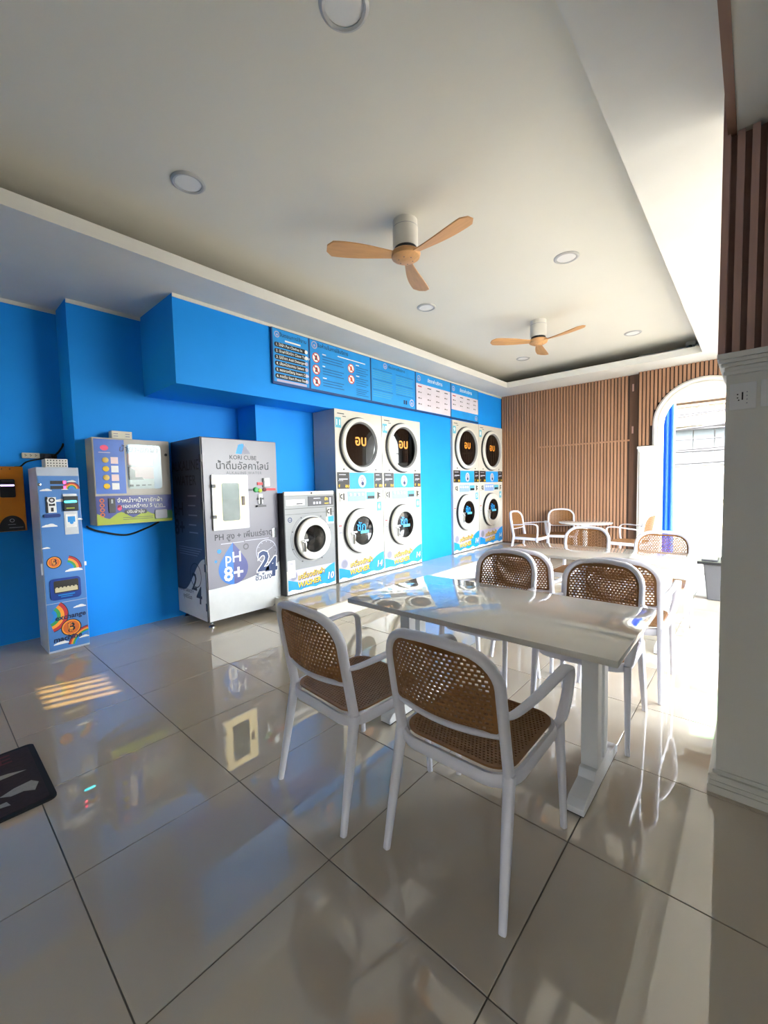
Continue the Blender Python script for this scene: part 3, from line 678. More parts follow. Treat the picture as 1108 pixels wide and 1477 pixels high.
def single_washer():
    y0, W, H = 2.770, .735, 1.362
    root = empty('washing_machine', (-3.96, y0+W/2, PLAT), 'single grey front-loading washer between the water machine and the stacked units', 'washing machine')
    F = Face((-3.96, y0, 0), **X_FACE); b0 = .454
    m = MB(); m.box(-4.39, -3.962, y0-.012, y0+W+.02, PLAT, H-.015); m.build('body', black, root, bevel=.004)  # black sides also stand in for the shaded gap beside the water machine
    m = MB(); F.box(m, 0, W, H-.045, H, -.03, .006); m.build('top_strip', cab_white, root, bevel=.004)
    m = MB(); F.lathe(m, W*.52, H-.022, [(.012, .006), (.012, .010), (0, .011)], 12); m.build('lock', black, root)
    m = MB(); F.box(m, 0, W, b0, H-.047, -.002, .002); m.build('front_panel', mat('washer_grey_panel', '8F9192', .35, noise=.06, scale=10, stretch=(1, 1, 20)), root)
    m = MB(); F.rect(m, 0, W, 1.162, 1.168, .0025); F.rect(m, 0, W, 1.10, 1.104, .0025); m.build('panel_joint', ink_darkgrey, root)
    m = MB(); F.box(m, .02, .28, 1.205, 1.27, .002, .006); p = m.build('maker_plate', ink_white, root)
    m = MB(); F.rect(m, .16, .25, 1.212, 1.228, .0065); m.build('print_text', ink_darkgrey, p)
    m = MB(); F.box(m, W*.45, W-.015, 1.185, 1.30, .002, .008); p = m.build('control_panel', ink_darkgrey, root)
    m = MB(); F.rect(m, W*.56, W*.70, 1.27, 1.28, .0085)
    for q in range(3): F.rect(m, W*.55+q*.045, W*.55+q*.045+.03, 1.205, 1.235, .0085)
    F.rect(m, W*.90, W*.93, 1.20, 1.28, .0085); tag(m.build('print_buttons', ink_dimwhite, p), kind='stuff')
    m = MB(); F.text(m, 'ซัก', W*.83, 1.262, .05, .0085, .02); F.rect(m, W*.79, W*.88, 1.205, 1.215, .0085); m.build('print_mark', ink_yellow, p)
    coin_unit(F, root, W*.88, 1.10, 1.0)
    m = MB(); F.rect(m, W*.82, W*.985, .955, 1.04, .003); p = m.build('number_sticker', ink_white, root)
    m = MB(); F.rect(m, W*.86, W*.985, .975, 1.045, .0035); m.build('print_number', ink_sky, p)
    m = MB(); F.ring(m, .065, 1.04, .02, .03, .003, 20); F.rect(m, .05, .085, 1.036, 1.042, .003); m.build('print_mark', ink_navy, root)
    m = MB(); F.lathe(m, W*.5, .80, [(.30, .002), (.30, .006), (.29, .006), (.29, .002)], 56); m.build('door_rim', ring_g, root)
    for t in (20, 60, 120, 160, 200, 240, 300, 340):
        m = MB(); F.lathe(m, W*.5+.295*math.cos(R(t)), .80+.295*math.sin(R(t)), [(.008, .006), (.008, .010), (0, .011)], 10); m.build('screw', ink_darkgrey, root)
    round_door(F, root, W*.5, .80, .25, 'washer')
    m = MB(); F.rect(m, .012, .115, .37, .57, .004); p = m.build('paper_notice', ink_white, root)
    m = MB(); F.rect(m, .03, .10, .53, .54, .0045); F.rect(m, .03, .10, .41, .416, .0045); F.rect(m, .03, .09, .49, .494, .0045); m.build('print_text', ink_grey, p)
    m = MB(); F.box(m, 0, W, PLAT+.01, b0, -.002, .001); m.build('kick_panel', cab_white, root)
    wash_strip(F, root, W, PLAT+.012, b0, '10', 5)
single_washer()

# ================================================================== WATER VENDING MACHINE
def water_machine():
    x0, x1, y0, y1, z0, z1 = -4.785, -4.07, 1.905, 2.758, .066, 1.93
    W = y1-y0; D = x1-x0
    root = empty('water_vending_machine', (x1-.35, y0+W/2, 0), 'tall grey alkaline drinking water machine with a lit dispensing window', 'vending machine')
    side_m = mat('side_slate', '3A3F55', .35, noise=.05, scale=3); face_m = mat('face_grey', '706D77', .3, noise=.04, scale=2); low_m = mat('lower_white', 'CFD1D0', .3)
    m = MB(); m.box(x0, x1-.02, y0, y1, z0, z1); m.build('cabinet', side_m, root, bevel=.004)
    F = Face((x1, y0, 0), **X_FACE)
    m = MB(); F.box(m, .002, W, z0+.004, z1-.006, -.018, .0); door = m.build('front_door', face_m, root, bevel=.004)
    # white swoosh at the foot of the door
    n = 20; lowp = [(.004, z0+.006), (W-.004, z0+.006)] + [(W*(1-i/n)*.992+.003, .40+.17*(1-i/n)**2.2) for i in range(n+1)]
    m = MB(); F.flat(m, lowp, .001); m.build('print_swoosh', low_m, door)
    m = MB(); F.flat(m, [(W*.86, z0+.006), (W-.004, z0+.006), (W-.004, z0+.1)], .0015); m.build('print_corner', ink_grey, door)
    # logo, Thai title
    m = MB(); F.flat(m, [(W*.42, 1.775), (W*.60, 1.775), (W*.52, 1.885), (W*.46, 1.87)], .001); m.build('print_logo', ink_sky, door)
    m = MB(); F.flat(m, [(W*.50, 1.775), (W*.63, 1.775), (W*.54, 1.885)], .0015); m.build('print_logo', ink_grey, door)
    m = MB(); F.text(m, 'KORI CUBE', W*.52, 1.735, .062, .0015, .006); F.text(m, 'น้ำดื่มอัลคาไลน์', W*.52, 1.645, .105, .0015, .006); m.build('print_title', ink_black, door)
    m = MB(); F.text(m, 'ALKALINE WATER', W*.53, 1.575, .042, .0015, .0, space=1.25); m.build('print_subtitle', ink_darkgrey, door)
    # dispensing window
    lit = mat('lit_cream_frame', 'F3DFA6', .4, emit=.12)
    a0, a1, b0, b1 = .075, .475, .99, 1.555
    m = MB(); F.rbox(m, a0, a1, b0, b1, 0, .022, .01); win = m.build('hatch_frame', low_m, root, bevel=.002)
    m = MB()
    F.rbox(m, a0+.025, a1-.015, b0+.018, b1-.018, .022, .026, .012); pan = m.build('hatch_panel', lit, win)
    m = MB(); F.rbox(m, a0+.10, a0+.29, b0+.09, b1-.085, .026, .029, .02); gl = m.build('hatch_window', mat('hatch_grey', '6F6C64', .25, noise=.25, scale=9), win)
    m = MB(); F.rbox(m, a0+.10, a0+.29, b0+.09, b1-.085, .031, .033, .02); m.build('glass', glass_clear, win)
    m = MB(); F.box(m, a1-.085, a1-.050, 1.235, 1.33, .026, .036); m.build('hatch_handle', mat('brown_handle', '3B2419', .4), win, bevel=.004)
    for b in (1.44, 1.13):
        m = MB(); F.box(m, a0-.005, a0+.035, b-.016, b+.016, .022, .034); m.build('hinge', black, win, bevel=.003)
    # payment group
    m = MB(); F.box(m, W*.795, W*.875, 1.43, 1.52, 0, .02); p = m.build('bill_slot', ink_white, root, bevel=.003)
    m = MB(); F.box(m, W*.775, W*.795, 1.42, 1.52, 0, .012); m.build('slot_edge', black, p)
    m = MB(); F.box(m, W*.70, W*.78, 1.445, 1.475, 0, .01); m.build('price_label', ink_red, root)
    m = MB(); F.lathe(m, W*.675, 1.395, [(.028, 0), (.028, .012), (.02, .02), (0, .021)], 20); m.build('start_button', ink_green, root, smooth=40)
    m = MB(); F.lathe(m, W*.735, 1.385, [(.022, 0), (.022, .012), (0, .018)], 20); m.build('pause_button', ink_lime, root, smooth=40)
    m = MB(); F.lathe(m, W*.80, 1.395, [(.022, 0), (.022, .012), (0, .018)], 20); m.build('stop_button', mat('dark_red', '6A1F25', .4), root, smooth=40)
    m = MB(); F.rbox(m, W*.815, W*.975, 1.382, 1.408, 0, .002, .012); m.build('print_tag', ink_red, root)
    m = MB(); F.rbox(m, W*.53, W*.63, 1.382, 1.405, 0, .002, .01); m.build('print_tag', ink_darkgrey, root)
    m = MB(); F.box(m, W*.705, W*.765, 1.24, 1.345, 0, .012); p = m.build('coin_acceptor', ink_white, root)
    m = MB(); F.box(m, W*.725, W*.750, 1.23, 1.31, .012, .02); F.box(m, W*.675, W*.80, 1.205, 1.225, 0, .03); F.box(m, W*.69, W*.71, 1.285, 1.305, 0, .016); F.box(m, W*.755, W*.78, 1.285, 1.305, 0, .016); m.build('coin_chute', black, p)
    m = MB(); F.box(m, W*.885, W*.915, .855, .955, 0, .014); F.box(m, W*.915, W*.955, .85, .96, 0, .006); m.build('lock_handle', chrome, root, bevel=.002)
    # lower print
    m = MB(); F.text(m, 'PH สูง + เพิ่มแร่ธาตุ', W*.50, .915, .085, .0015, .012); m.build('print_title', ink_black, door)
    m = MB(); F.rect(m, W*.18, W*.48, .842, .850, .0015); F.rect(m, W*.50, W*.84, .850, .856, .0015); m.build('print_line', ink_dimwhite, door)
    cx, cz, rr = W*.33, .575, .165
    dp = [(cx+rr*math.cos(R(t)), cz+rr*math.sin(R(t))) for t in range(150, 391, 10)] + [(cx+.07, cz+.19), (cx, cz+.275), (cx-.07, cz+.19)]
    m = MB(); F.flat(m, dp, .0015); m.build('print_drop', mat('drop_blue', '1E6FC4', .4), door)
    dp2 = [(cx+rr*math.cos(R(t)), cz+rr*math.sin(R(t))) for t in range(270, 391, 10)] + [(cx+.07, cz+.19), (cx, cz+.275)]
    m = MB(); F.flat(m, dp2, .002); m.build('print_drop', mat('drop_indigo', '3A3F7E', .4), door)
    m = MB(); F.text(m, 'pH', cx, cz+.115, .155, .003, .008); F.text(m, '8+', cx, cz-.055, .21, .003, .02); m.build('print_lettering', ink_white, door)
    m = MB(); F.ring(m, cx+.150, cz+.215, .020, .034, .002, 24); m.build('print_bubble', ink_darkgrey, door)
    m = MB(); F.disc(m, cx-.15, cz+.20, .022, .002); F.disc(m, cx-.19, cz+.10, .014, .002); m.build('print_bubble', ink_blue, door)
    m = MB(); F.ring(m, W*.80, .705, .125, .133, .002, 40); 
    for t in range(0, 360, 30): F.flat(m, [(W*.80+q*math.cos(R(t+e)), .705+q*math.sin(R(t+e))) for q, e in ((.105, -1.5), (.118, -1.5), (.118, 1.5), (.105, 1.5))], .002)
    F.flat(m, [(W*.80, .70), (W*.80+.08, .745), (W*.80+.08, .751), (W*.80, .708)], .002); m.build('print_clock', ink_dimwhite, door)
    for mm, d, bo in ((ink_white, .0025, .06), (ink_navy, .0032, .03)):
        m = MB(); F.text(m, '2', W*.74, .59, .30, d, bo, .1); F.text(m, '4', W*.855, .51, .30, d, bo, .1); m.build('print_numeral', mm, door)
    m = MB(); F.text(m, 'ชั่วโมง', W*.74, .425, .085, .0033, .014); m.build('print_hours', ink_navy, door)
    # the side that faces the change machine
    G = Face((x0, y0, 0), **Y_FACE)
    m = MB(); G.box(m, 0, D-.02, z0, z1, 0, .003); sp = m.build('side_panel', side_m, root)
    m = MB(); G.box(m, D-.03, D-.012, z0, z1, 0, .008); m.build('corner_post', black, root)
    n = 16; wp = [(.0, z0+.004), (D-.03, z0+.004)] + [(D-.03-(D-.03)*i/n, .52+.19*math.cos(min(1, i/n*1.25)*math.pi)) for i in range(n+1)]
    m = MB(); G.flat(m, wp, .004); m.build('print_swoosh', low_m, sp)
    m = MB(); G.text(m, 'ALKALINE', D*.45, 1.655, .145, .004, .008); G.text(m, 'WATER', D*.45, 1.50, .145, .004, .008); m.build('print_title', ink_black, sp)
    m = MB(); G.text(m, 'pH', D*.17, 1.20, .2, .004, .01); G.text(m, '8+', D*.18, 1.0, .24, .004, .02); m.build('print_lettering', ink_black, sp)
    m = MB()
    for q, zz in enumerate((1.34, 1.24, 1.14, 1.04, .96)): G.rect(m, D*.50, D*(.78-.04*(q % 2)), zz, zz+.012, .004)
    for q in range(4): G.rect(m, D*.12, D*(.88-.05*q), .80-q*.025, .806-q*.025, .004)
    m.build('print_text', ink_grey, sp)
    m = MB(); G.ring(m, D*.64, .52, .12, .13, .005, 36); m.build('print_clock', ink_black, sp)
    m = MB(); G.text(m, '2', D*.58, .44, .26, .006, .014, .1); G.text(m, '4', D*.72, .31, .26, .006, .014, .1); m.build('print_numeral', ink_black, sp)
    m = MB(); G.text(m, 'สะอาด ปลอดภัย', D*.30, .335, .058, .006, .01); G.text(m, 'ทุกชั่วโมง', D*.34, .265, .058, .006, .01); m.build('print_hours', ink_black, sp)
    for zz in (1.72, 1.25, .62, .22):
        m = MB(); m.box(x1-.045, x1-.004, y0-.012, y0+.004, zz-.04, zz+.04); m.build('door_hinge', black, root, bevel=.003)
    for fx, fy in ((x1-.06, y0+.05), (x1-.06, y1-.05), (x0+.06, y0+.05), (x0+.06, y1-.05)):
        m = MB(); m.lathe([(0, 0), (.032, 0), (.032, .008), (.016, .022), (.008, .026), (.008, z0), (0, z0)], lambda a, b, d, fx=fx, fy=fy: (fx+a, fy+b, d), 20); m.build('levelling_foot', chrome, root, smooth=40)
water_machine()

# ================================================================== CHANGE MACHINE
def change_machine():
    x0, x1, y0, y1, z1 = -4.93, -4.57, .705, 1.006, 1.63
    W = y1-y0; root = empty('change_machine', ((x0+x1)/2, y0+W/2, 0), 'narrow floor-standing change machine with sky, rainbow and coin artwork', 'change machine')
    skym = mat('sticker_sky', '4F86CC', .35, noise=.05, scale=4); side = mat('pale_side', 'B8C2D2', .4)
    m = MB(); m.box(x0, x1-.004, y0, y1, 0, z1); m.build('cabinet', side, root, bevel=.006)
    F = Face((x1, y0, 0), **X_FACE)
    m = MB(); F.box(m, .006, W-.004, .44, z1-.075, -.004, .002); up = m.build('upper_door', skym, root, bevel=.002)
    m = MB(); F.box(m, .006, W-.004, .02, .435, -.004, .002); lo = m.build('lower_door', skym, root, bevel=.002)
    def cloud(d_, a, b, s): 
        m = MB(); F.flat(m, cloud_pts(a, b, s, s*.62), .003); m.build('print_cloud', ink_white, d_)
    def rainbow(d_, a, b, r, w_, t0, t1):
        for q, mm in enumerate((ink_red, ink_orange, ink_green, ink_blue)):
            m = MB(); F.ring(m, a, b, r-(q+1)*w_, r-q*w_, .0031+q*.0001, 24, t0, t1); m.build('print_rainbow', mm, d_)
        m = MB(); F.ring(m, a, b, r, r+.005, .003, 24, t0, t1); m.build('print_outline', ink_black, d_)
    def coin(d_, a, b, r):
        for rr, mm, d in ((r+.007, ink_black, .0035), (r, ink_orange, .004), (r*.86, ink_brownorange, .0045)):
            m = MB(); F.disc(m, a, b, rr, d, 32); m.build('print_coin', mm, d_)
        m = MB(); F.text(m, '₿', a, b, r*1.35, .0055, .03); m.build('print_coin_sign', ink_black, d_)
        m = MB(); F.text(m, '₿', a, b, r*1.25, .006, .01); m.build('print_coin_sign', ink_orange, d_)
    rainbow(up, W*.80, 1.44, .055, .011, 0, 180); cloud(up, W*.80, 1.505, .035); cloud(up, W*.19, 1.43, .042); cloud(up, W*.63, 1.435, .025); cloud(up, W*.50, 1.335, .05)
    cloud(up, W*.22, 1.12, .055); cloud(up, W*.10, .93, .03); cloud(up, W*.92, 1.165, .03)
    rainbow(up, W*.52, .73, .115, .018, 0, 75); cloud(up, W*.72, .712, .065)
    coin(up, W*.26, .80, .047)
    # two number displays
    for b in (1.50, 1.455):
        m = MB(); F.box(m, W*.30, W*.67, b-.016, b+.012, .002, .006); d = m.build('counter_display', black, root)
        m = MB(); F.rect(m, W*.60, W*.665, b-.015, b+.011, .0065); m.build('lit_digit', mat('lit_pink_digit', 'FF3A66', .4, emit=.8), d)
    m = MB(); F.lathe(m, W*.05, 1.48, [(.012, .002), (.012, .014), (0, .016)], 14); m.build('key_lock', chrome, root, smooth=40)
    # coin side
    m = MB(); F.box(m, W*.17, W*.21, 1.235, 1.375, .002, .012); p = m.build('coin_slot', black, root)
    m = MB(); F.box(m, W*.21, W*.40, 1.235, 1.37, .002, .014); F.lathe(m, W*.29, 1.34, [(.03, .014), (.03, .018), (.02, .018)], 18); m.build('coin_plate', ink_white, p)
    m = MB(); F.box(m, W*.23, W*.37, 1.295, 1.315, .014, .016); F.ring(m, W*.30, 1.345, .012, .022, .0185, 16); F.box(m, W*.27, W*.33, 1.245, 1.28, .014, .018); m.build('coin_mark', ink_black, p)
    m = MB(); F.rbox(m, W*.10, W*.48, 1.195, 1.225, .002, .022, .012); m.build('coin_shelf', mat('shelf_blue', '1C3E86', .35), root)
    # bill side
    m = MB(); F.box(m, W*.57, W*.90, 1.375, 1.395, .002, .012); m.build('bill_plate_top', steel, root)
    m = MB(); F.box(m, W*.57, W*.90, 1.035, 1.24, .002, .006); m.build('bill_plate', steel, root)
    m = MB(); F.box(m, W*.57, W*.92, 1.245, 1.375, .002, .030); p = m.build('bill_acceptor', black, root, bevel=.004)
    m = MB(); F.rbox(m, W*.58, W*.88, 1.318, 1.336, .030, .034, .008); m.build('lit_bill_mouth', mat('lit_cyan_slot', '38DDEB', .4, emit=1.0), p)
    m = MB(); F.rect(m, W*.62, W*.82, 1.265, 1.275, .0305); m.build('print_text', ink_lime, p)
    m = MB(); F.rect(m, W*.61, W*.86, 1.10, 1.215, .0065); p = m.build('paper_notice', ink_white, root)
    m = MB(); F.rect(m, W*.65, W*.83, 1.145, 1.195, .007); F.disc(m, W*.74, 1.14, .014, .0072); m.build('print_picture', ink_sky, p)
    # coin tray
    m = MB(); F.rbox(m, W*.12, W*.86, .465, .655, .002, .012, .03); tr = m.build('coin_tray', mat('tray_blue', '173F92', .35), root, bevel=.002)
    m = MB(); F.rbox(m, W*.21, W*.80, .525, .635, .012, .0135, .012); m.build('tray_opening', mat('tray_dark', '2B241C', .5), tr)
    m = MB(); F.box(m, W*.23, W*.77, .535, .570, .0135, .022)
    for q in range(6): F.box(m, W*(.25+.09*q), W*(.30+.09*q), .560, .578, .0135, .020)
    m.build('coin_grate', mat('grate_cream', 'D9CDA8', .5), tr)
    m = MB(); F.rect(m, W*.30, W*.70, .502, .510, .0125); F.rect(m, W*.36, W*.64, .486, .492, .0125); m.build('print_text', ink_sky, tr)
    # lower artwork
    rainbow(lo, W*.02, .33, .145, .026, -75, 48); cloud(lo, W*.80, .375, .048); cloud(lo, W*.30, .075, .055); cloud(lo, W*.86, .09, .04)
    rainbow(lo, W*1.02, .02, .165, .014, 95, 170)
    coin(lo, W*.56, .20, .068)
    for mm, d, bo in ((ink_black, .0068, .03), (ink_navy, .0072, .01)):
        m = MB(); F.text(m, 'exchange', W*.56, .305, .060, d, bo, .1, slope=.03); m.build('print_lettering', mm, lo)
        m = MB(); F.text(m, 'machine', W*.46, .115, .062, d, bo, .1, slope=.03); m.build('print_lettering', mm, lo)
    m = MB(); F.box(m, W-.004, W+.012, .74, .775, -.01, .004); m.build('door_catch', ink_white, root)
    m = MB(); m.box(x1-.03, x1-.01, y0-.012, y0, .70, .80); m.build('door_hinge', side, root, bevel=.003)
    return root
change_machine()
def dotted_box(x0, x1, y0, y1, z0, z1, label, name, dots, mm=white_paint):
    r = empty(name, ((x0+x1)/2, (y0+y1)/2, z0), label, 'power box' if dots else 'box')
    m = MB(); m.box(x0, x1, y0, y1, z0, z1); m.build('case', mm, r, bevel=.004)
    F = Face((x1, y0, z0), **X_FACE); W, H = y1-y0, z1-z0
    return r, F, W, H
r_, F_, W_, H_ = dotted_box(-4.80, -4.64, .785, .945, 1.63, 1.708, 'white perforated box on top of the change machine', 'adapter_box', True)
m = MB()
for i in range(7):
    for j in range(3): F_.disc(m, W_*(.1+.133*i), H_*(.2+.3*j), .0055, .001, 8)
tag(m.build('vent_holes', ink_black, r_), kind='stuff')
r_, F_, W_, H_ = dotted_box(-4.74, -4.645, 1.305, 1.482, 1.917, 1.995, 'cream box lying on top of the powder vending machine', 'junction_box', False, mat('cream_plastic', 'D9D4C0', .5))
m = MB()
for a in (.08, .66):
    for b in (.3, .6): F_.rect(m, W_*a, W_*(a+.22), H_*b, H_*(b+.1), .001)
m.build('print_text', ink_grey, r_)
def power_strip():
    r = empty('power_strip', (-5.17, .84, 1.745), 'cream power strip on the blue wall above the change machine', 'power strip')
    m = MB(); m.box(-5.20, -5.16, .705, .835, 1.742, 1.793); m.build('case', mat('cream_plastic', 'D9D4C0', .5), r, bevel=.005)
    F = Face((-5.16, .705, 1.742), **X_FACE)
    m = MB()
    for i in range(3):
        for a, b in ((.03, .02), (.03, .034), (.042, .027)): F.disc(m, a*.7+i*.038, b, .004, .001, 8)
    tag(m.build('socket_holes', ink_black, r), kind='stuff')
    m = MB(); m.box(-5.20, -5.15, .84, .965, 1.738, 1.79); m.build('dark_socket_box', mat('dark_socket', '3B3F48', .5), r, bevel=.004)
    m = MB(); m.box(-5.15, -5.11, .865, .90, 1.75, 1.785); m.build('plug', black, r, bevel=.004)
    m = MB(); m.box(-5.15, -5.12, .915, .945, 1.745, 1.775); m.build('plug', black, r, bevel=.004)
power_strip()
def cable(name, pts, rad, label, mm=rubber):
    m = MB(); m.tube(smooth_path(pts, 8), rad, n=6, ref=(.3, .2, 1)); tag(m.build(name, mm, None, smooth=60, org=pts[0]), label, 'cable')
cable('power_cable', [(-5.12, .93, 1.76), (-5.05, .96, 1.80), (-5.08, 1.0, 1.86), (-5.15, 1.02, 1.89)], .009, 'black cable rising from the power strip into the wall corner')
cable('power_cable', [(-5.10, .89, 1.742), (-5.04, .80, 1.725), (-5.06, .72, 1.70), (-5.12, .68, 1.66), (-5.14, .64, 1.655)], .007, 'black cable from the power strip to the orange box')
cable('power_cable', [(-4.78, 1.085, 1.084), (-4.78, 1.11, 1.06), (-4.78, 1.20, 1.02), (-4.785, 1.42, .965), (-4.785, 1.62, 1.02), (-4.785, 1.74, 1.075)], .009, 'black cable hanging in a loop under the powder vending machine')
# ================================================================== POWDER VENDING MACHINE ON THE WALL
def powder_machine():
    x0, x1, y0, y1, z0, z1, zs = -4.80, -4.58, 1.12, 1.80, 1.09, 1.915, 1.367
    W = y1-y0; root = empty('powder_vending_machine', (x0, y0+W/2, z0), 'wall-mounted detergent vending machine with blue button panel and window', 'vending machine')
    case = mat('case_beige_grey', 'B7B1A6', .4, noise=.04); m = MB(); m.box(x0, x1, y0, y1, z0, z1); m.build('case', case, root, bevel=.005)
    F = Face((x1, y0, 0), **X_FACE)
    m = MB(); F.box(m, .004, W-.004, zs+.008, z1-.006, 0, .006); up = m.build('upper_door', case, root, bevel=.002)
    m = MB(); F.box(m, .012, W*.385, zs+.02, z1-.014, .006, .008); bp = m.build('button_panel', mat('panel_gradient_blue', '2A66C8', .35, noise=.35, scale=2.2), up)
    m = MB(); F.disc(m, W*.14, 1.82, .034, .009, 20, ry=.026); m.build('print_logo', ink_pink, bp)
    m = MB(); F.rect(m, W*.07, W*.21, 1.772, 1.780, .009); m.build('print_text', ink_lav, bp)
    for q in range(4):
        b = 1.705-q*.082
        m = MB(); F.lathe(m, W*.145, b, [(.026, .008), (.026, .014), (.018, .016), (0, .015)], 18); m.build('coin_button', ink_yellow if q % 2 else mat('print_gold', 'D9B84A', .4), root, smooth=40)
        m = MB(); F.rect(m, W*.21, W*.30, b-.033, b+.03, .009); m.build('price_label', ink_white if q % 2 else mat('label_blush', 'F3D9D6', .5), bp)
    m = MB(); F.rbox(m, W*.41, W*.87, 1.43, 1.865, .006, .009, .03); wi = m.build('window', mat('window_blue', '8FAFE0', .3, noise=.1, scale=3), up)
    m = MB(); F.rect(m, W*.415, W*.76, 1.53, 1.775, .0095); m.build('print_pink_panel', mat('poster_pink', 'F0B4B4', .4, noise=.04), wi)
    m = MB(); F.rect(m, W*.415, W*.76, 1.648, 1.658, .0098); F.rect(m, W*.415, W*.76, 1.43, 1.53, .0098); m.build('print_white_band', ink_white, wi)
    m = MB(); F.flat(m, [(W*.42, 1.53), (W*.42, 1.65), (W*.51, 1.61), (W*.51, 1.53)], .0102); F.flat(m, [(W*.42, 1.52), (W*.62, 1.52), (W*.60, 1.545), (W*.42, 1.54)], .0102)
    for q in range(4): F.rect(m, W*(.43+.08*q), W*(.48+.08*q), 1.452+.004*q, 1.472, .0102)
    m.build('print_dark_shapes', ink_darkgrey, wi)
    m = MB(); F.text(m, 'น้ำยา-ซักผ้า', W*.57, 1.815, .078, .0102, .004, .2); m.build('print_handwriting', ink_navy, wi)
    m = MB(); F.rbox(m, W*.41, W*.87, 1.43, 1.865, .0115, .013, .03); m.build('glass', glass_clear, wi)
    m = MB(); F.lathe(m, W*.945, 1.775, [(.014, .006), (.014, .012), (0, .013)], 14); m.build('key_lock', black, root)
    # lower part
    m = MB(); F.box(m, .004, W-.004, z0+.004, zs, 0, .006); lo = m.build('lower_panel', mat('panel_navy', '1F2E86', .35, noise=.2, scale=3), root)
    hill = [(.004, z0+.004), (W-.004, z0+.004), (W-.004, 1.19)] + [(W*(1-i/20)*.985+.006, 1.165+.02*math.cos(i*.9)+.025*abs(math.sin(i*.55))) for i in range(21)]
    m = MB(); F.flat(m, hill, .007); m.build('print_hill', ink_lime, lo)
    m = MB(); F.flat(m, [(W*.74, z0+.03), (W-.006, z0+.03), (W-.006, 1.205), (W*.74, 1.205)], .0072); m.build('print_green', mat('deep_green', '2E7D52', .4), lo)
    for q in range(4):
        m = MB(); F.ring(m, W*.075, 1.325-q*.045, .011, .020, .008, 16); m.build('print_coin', ink_brownorange, lo)
    m = MB(); F.box(m, W*.15, W*.235, 1.205, 1.345, .006, .016); p = m.build('coin_acceptor', black, root, bevel=.003)
    m = MB(); F.box(m, W*.18, W*.205, 1.295, 1.335, .016, .020); m.build('coin_mouth', chrome, p)
    m = MB(); F.disc(m, W*.285, 1.25, .02, .008, 12, ry=.028); m.build('print_mark', ink_pink, lo)
    for mm, d, bo in ((ink_navy, .0076, .03), (ink_white, .008, .01)):
        m = MB(); F.text(m, 'จำหน่ายน้ำยาซักผ้า', W*.56, 1.318, .056, d, bo); m.build('print_lettering', mm, lo); m = MB(); F.text(m, 'หยอดเหรียญ 5 บาท', W*.56, 1.262, .052, d, bo); m.build('print_lettering', mm, lo)
    m = MB(); F.flat(m, rrect(W*.34, W*.64, 1.185, 1.228, .02), .0082); m.build('print_pill', ink_black, lo)
    m = MB(); F.text(m, 'ปรับผ้านุ่ม', W*.49, 1.207, .04, .0086, .01); m.build('print_pill_text', ink_white, lo)
    m = MB()
    for q in range(2): F.rect(m, W*.32, W*.72, 1.150-q*.018, 1.155-q*.018, .0082)
    m.build('print_text', ink_darkgrey, lo)
    m = MB(); F.rbox(m, W*.745, W*.915, 1.125, 1.215, .006, .022, .012); m.build('delivery_flap', mat('flap_grey', 'A9A9B2', .4), root, bevel=.003)
    m = MB(); F.rect(m, W*.75, W*.90, 1.235, 1.245, .008); m.build('print_text', ink_lav, lo)
powder_machine()
# ================================================================== ORANGE BOX
def orange_box():
    y0, y1, z0, z1, x1 = .36, .688, 1.066, 1.655, -5.055
    W = y1-y0; root = empty('payment_box', (-5.2, y0+W/2, z0), 'orange wall-mounted payment box cut by the left picture edge', 'payment box')
    om = mat('orange_steel', 'E58A12', .4, noise=.05); m = MB(); m.box(-5.2, x1, y0, y1, z0, z1); m.build('case', om, root, bevel=.006)
    F = Face((x1, y0, 0), **X_FACE)
    m = MB(); F.rbox(m, W*.48, W*.80, 1.375, 1.54, 0, .022, .012); p = m.build('bill_acceptor', black, root, bevel=.004)
    m = MB(); F.rect(m, W*.50, W*.78, 1.478, 1.490, .0225); m.build('lit_bill_mouth', mat('lit_violet_slot', 'D9B8FF', .4, emit=1.0), p)
    m = MB(); F.rect(m, W*.52, W*.76, 1.52, 1.53, .0225); m.build('print_text', ink_darkgrey, p)
    m = MB(); F.flat(m, [(W*.42, 1.07), (W*.96, 1.07)] + [(W*.69+W*.27*math.cos(R(t)), 1.10+.11*math.sin(R(t))) for t in range(0, 181, 12)], .001); lab = m.build('label_print', ink_black, root)
    m = MB(); F.ring(m, W*.69, 1.165, .012, .017, .002, 16); F.rect(m, W*.60, W*.76, 1.127, 1.131, .002); F.rect(m, W*.62, W*.92, 1.098, 1.102, .002); m.build('print_text', ink_dimwhite, lab)
    m = MB()
    for a in (.55, .72): F.disc(m, W*a, 1.632, .006, .001, 10)
    m.build('vent_dot', mat('rust', '8A4A10', .5), root)
orange_box()
# ================================================================== SIGN BOARDS
def board(y0, y1, label, fill, frame=mat('sign_frame_navy', '12417F', .45)):
    W = y1-y0; z0, z1 = 2.553, 3.158
    root = empty('sign_board', (-3.985, y0+W/2, z0), label, 'sign', 'sign boards above the machines')
    m = MB(); m.box(-3.985, -3.965, y0+.001, y1-.001, z0, z1); m.build('frame', frame, root)
    F = Face((-3.965, y0, z0), **X_FACE); H = z1-z0
    m = MB(); F.rect(m, .014, W-.012, .026, H-.006, .001); m.build('sheet', fill, root)
    return root, F, W, H
def logo(F, root, a, b, r):
    m = MB(); F.ring(m, a, b, r*.7, r, .002, 20); F.disc(m, a, b-r*.1, r*.35, .002, 12); m.build('print_logo', ink_lav, root)
def bars(F, root, lst, mm, nm='print_text', d=.002):
    m = MB()
    for a0, a1, b, h in lst: F.rect(m, a0, a1, b, b+h, d)
    tag(m.build(nm, mm, root), kind='stuff')
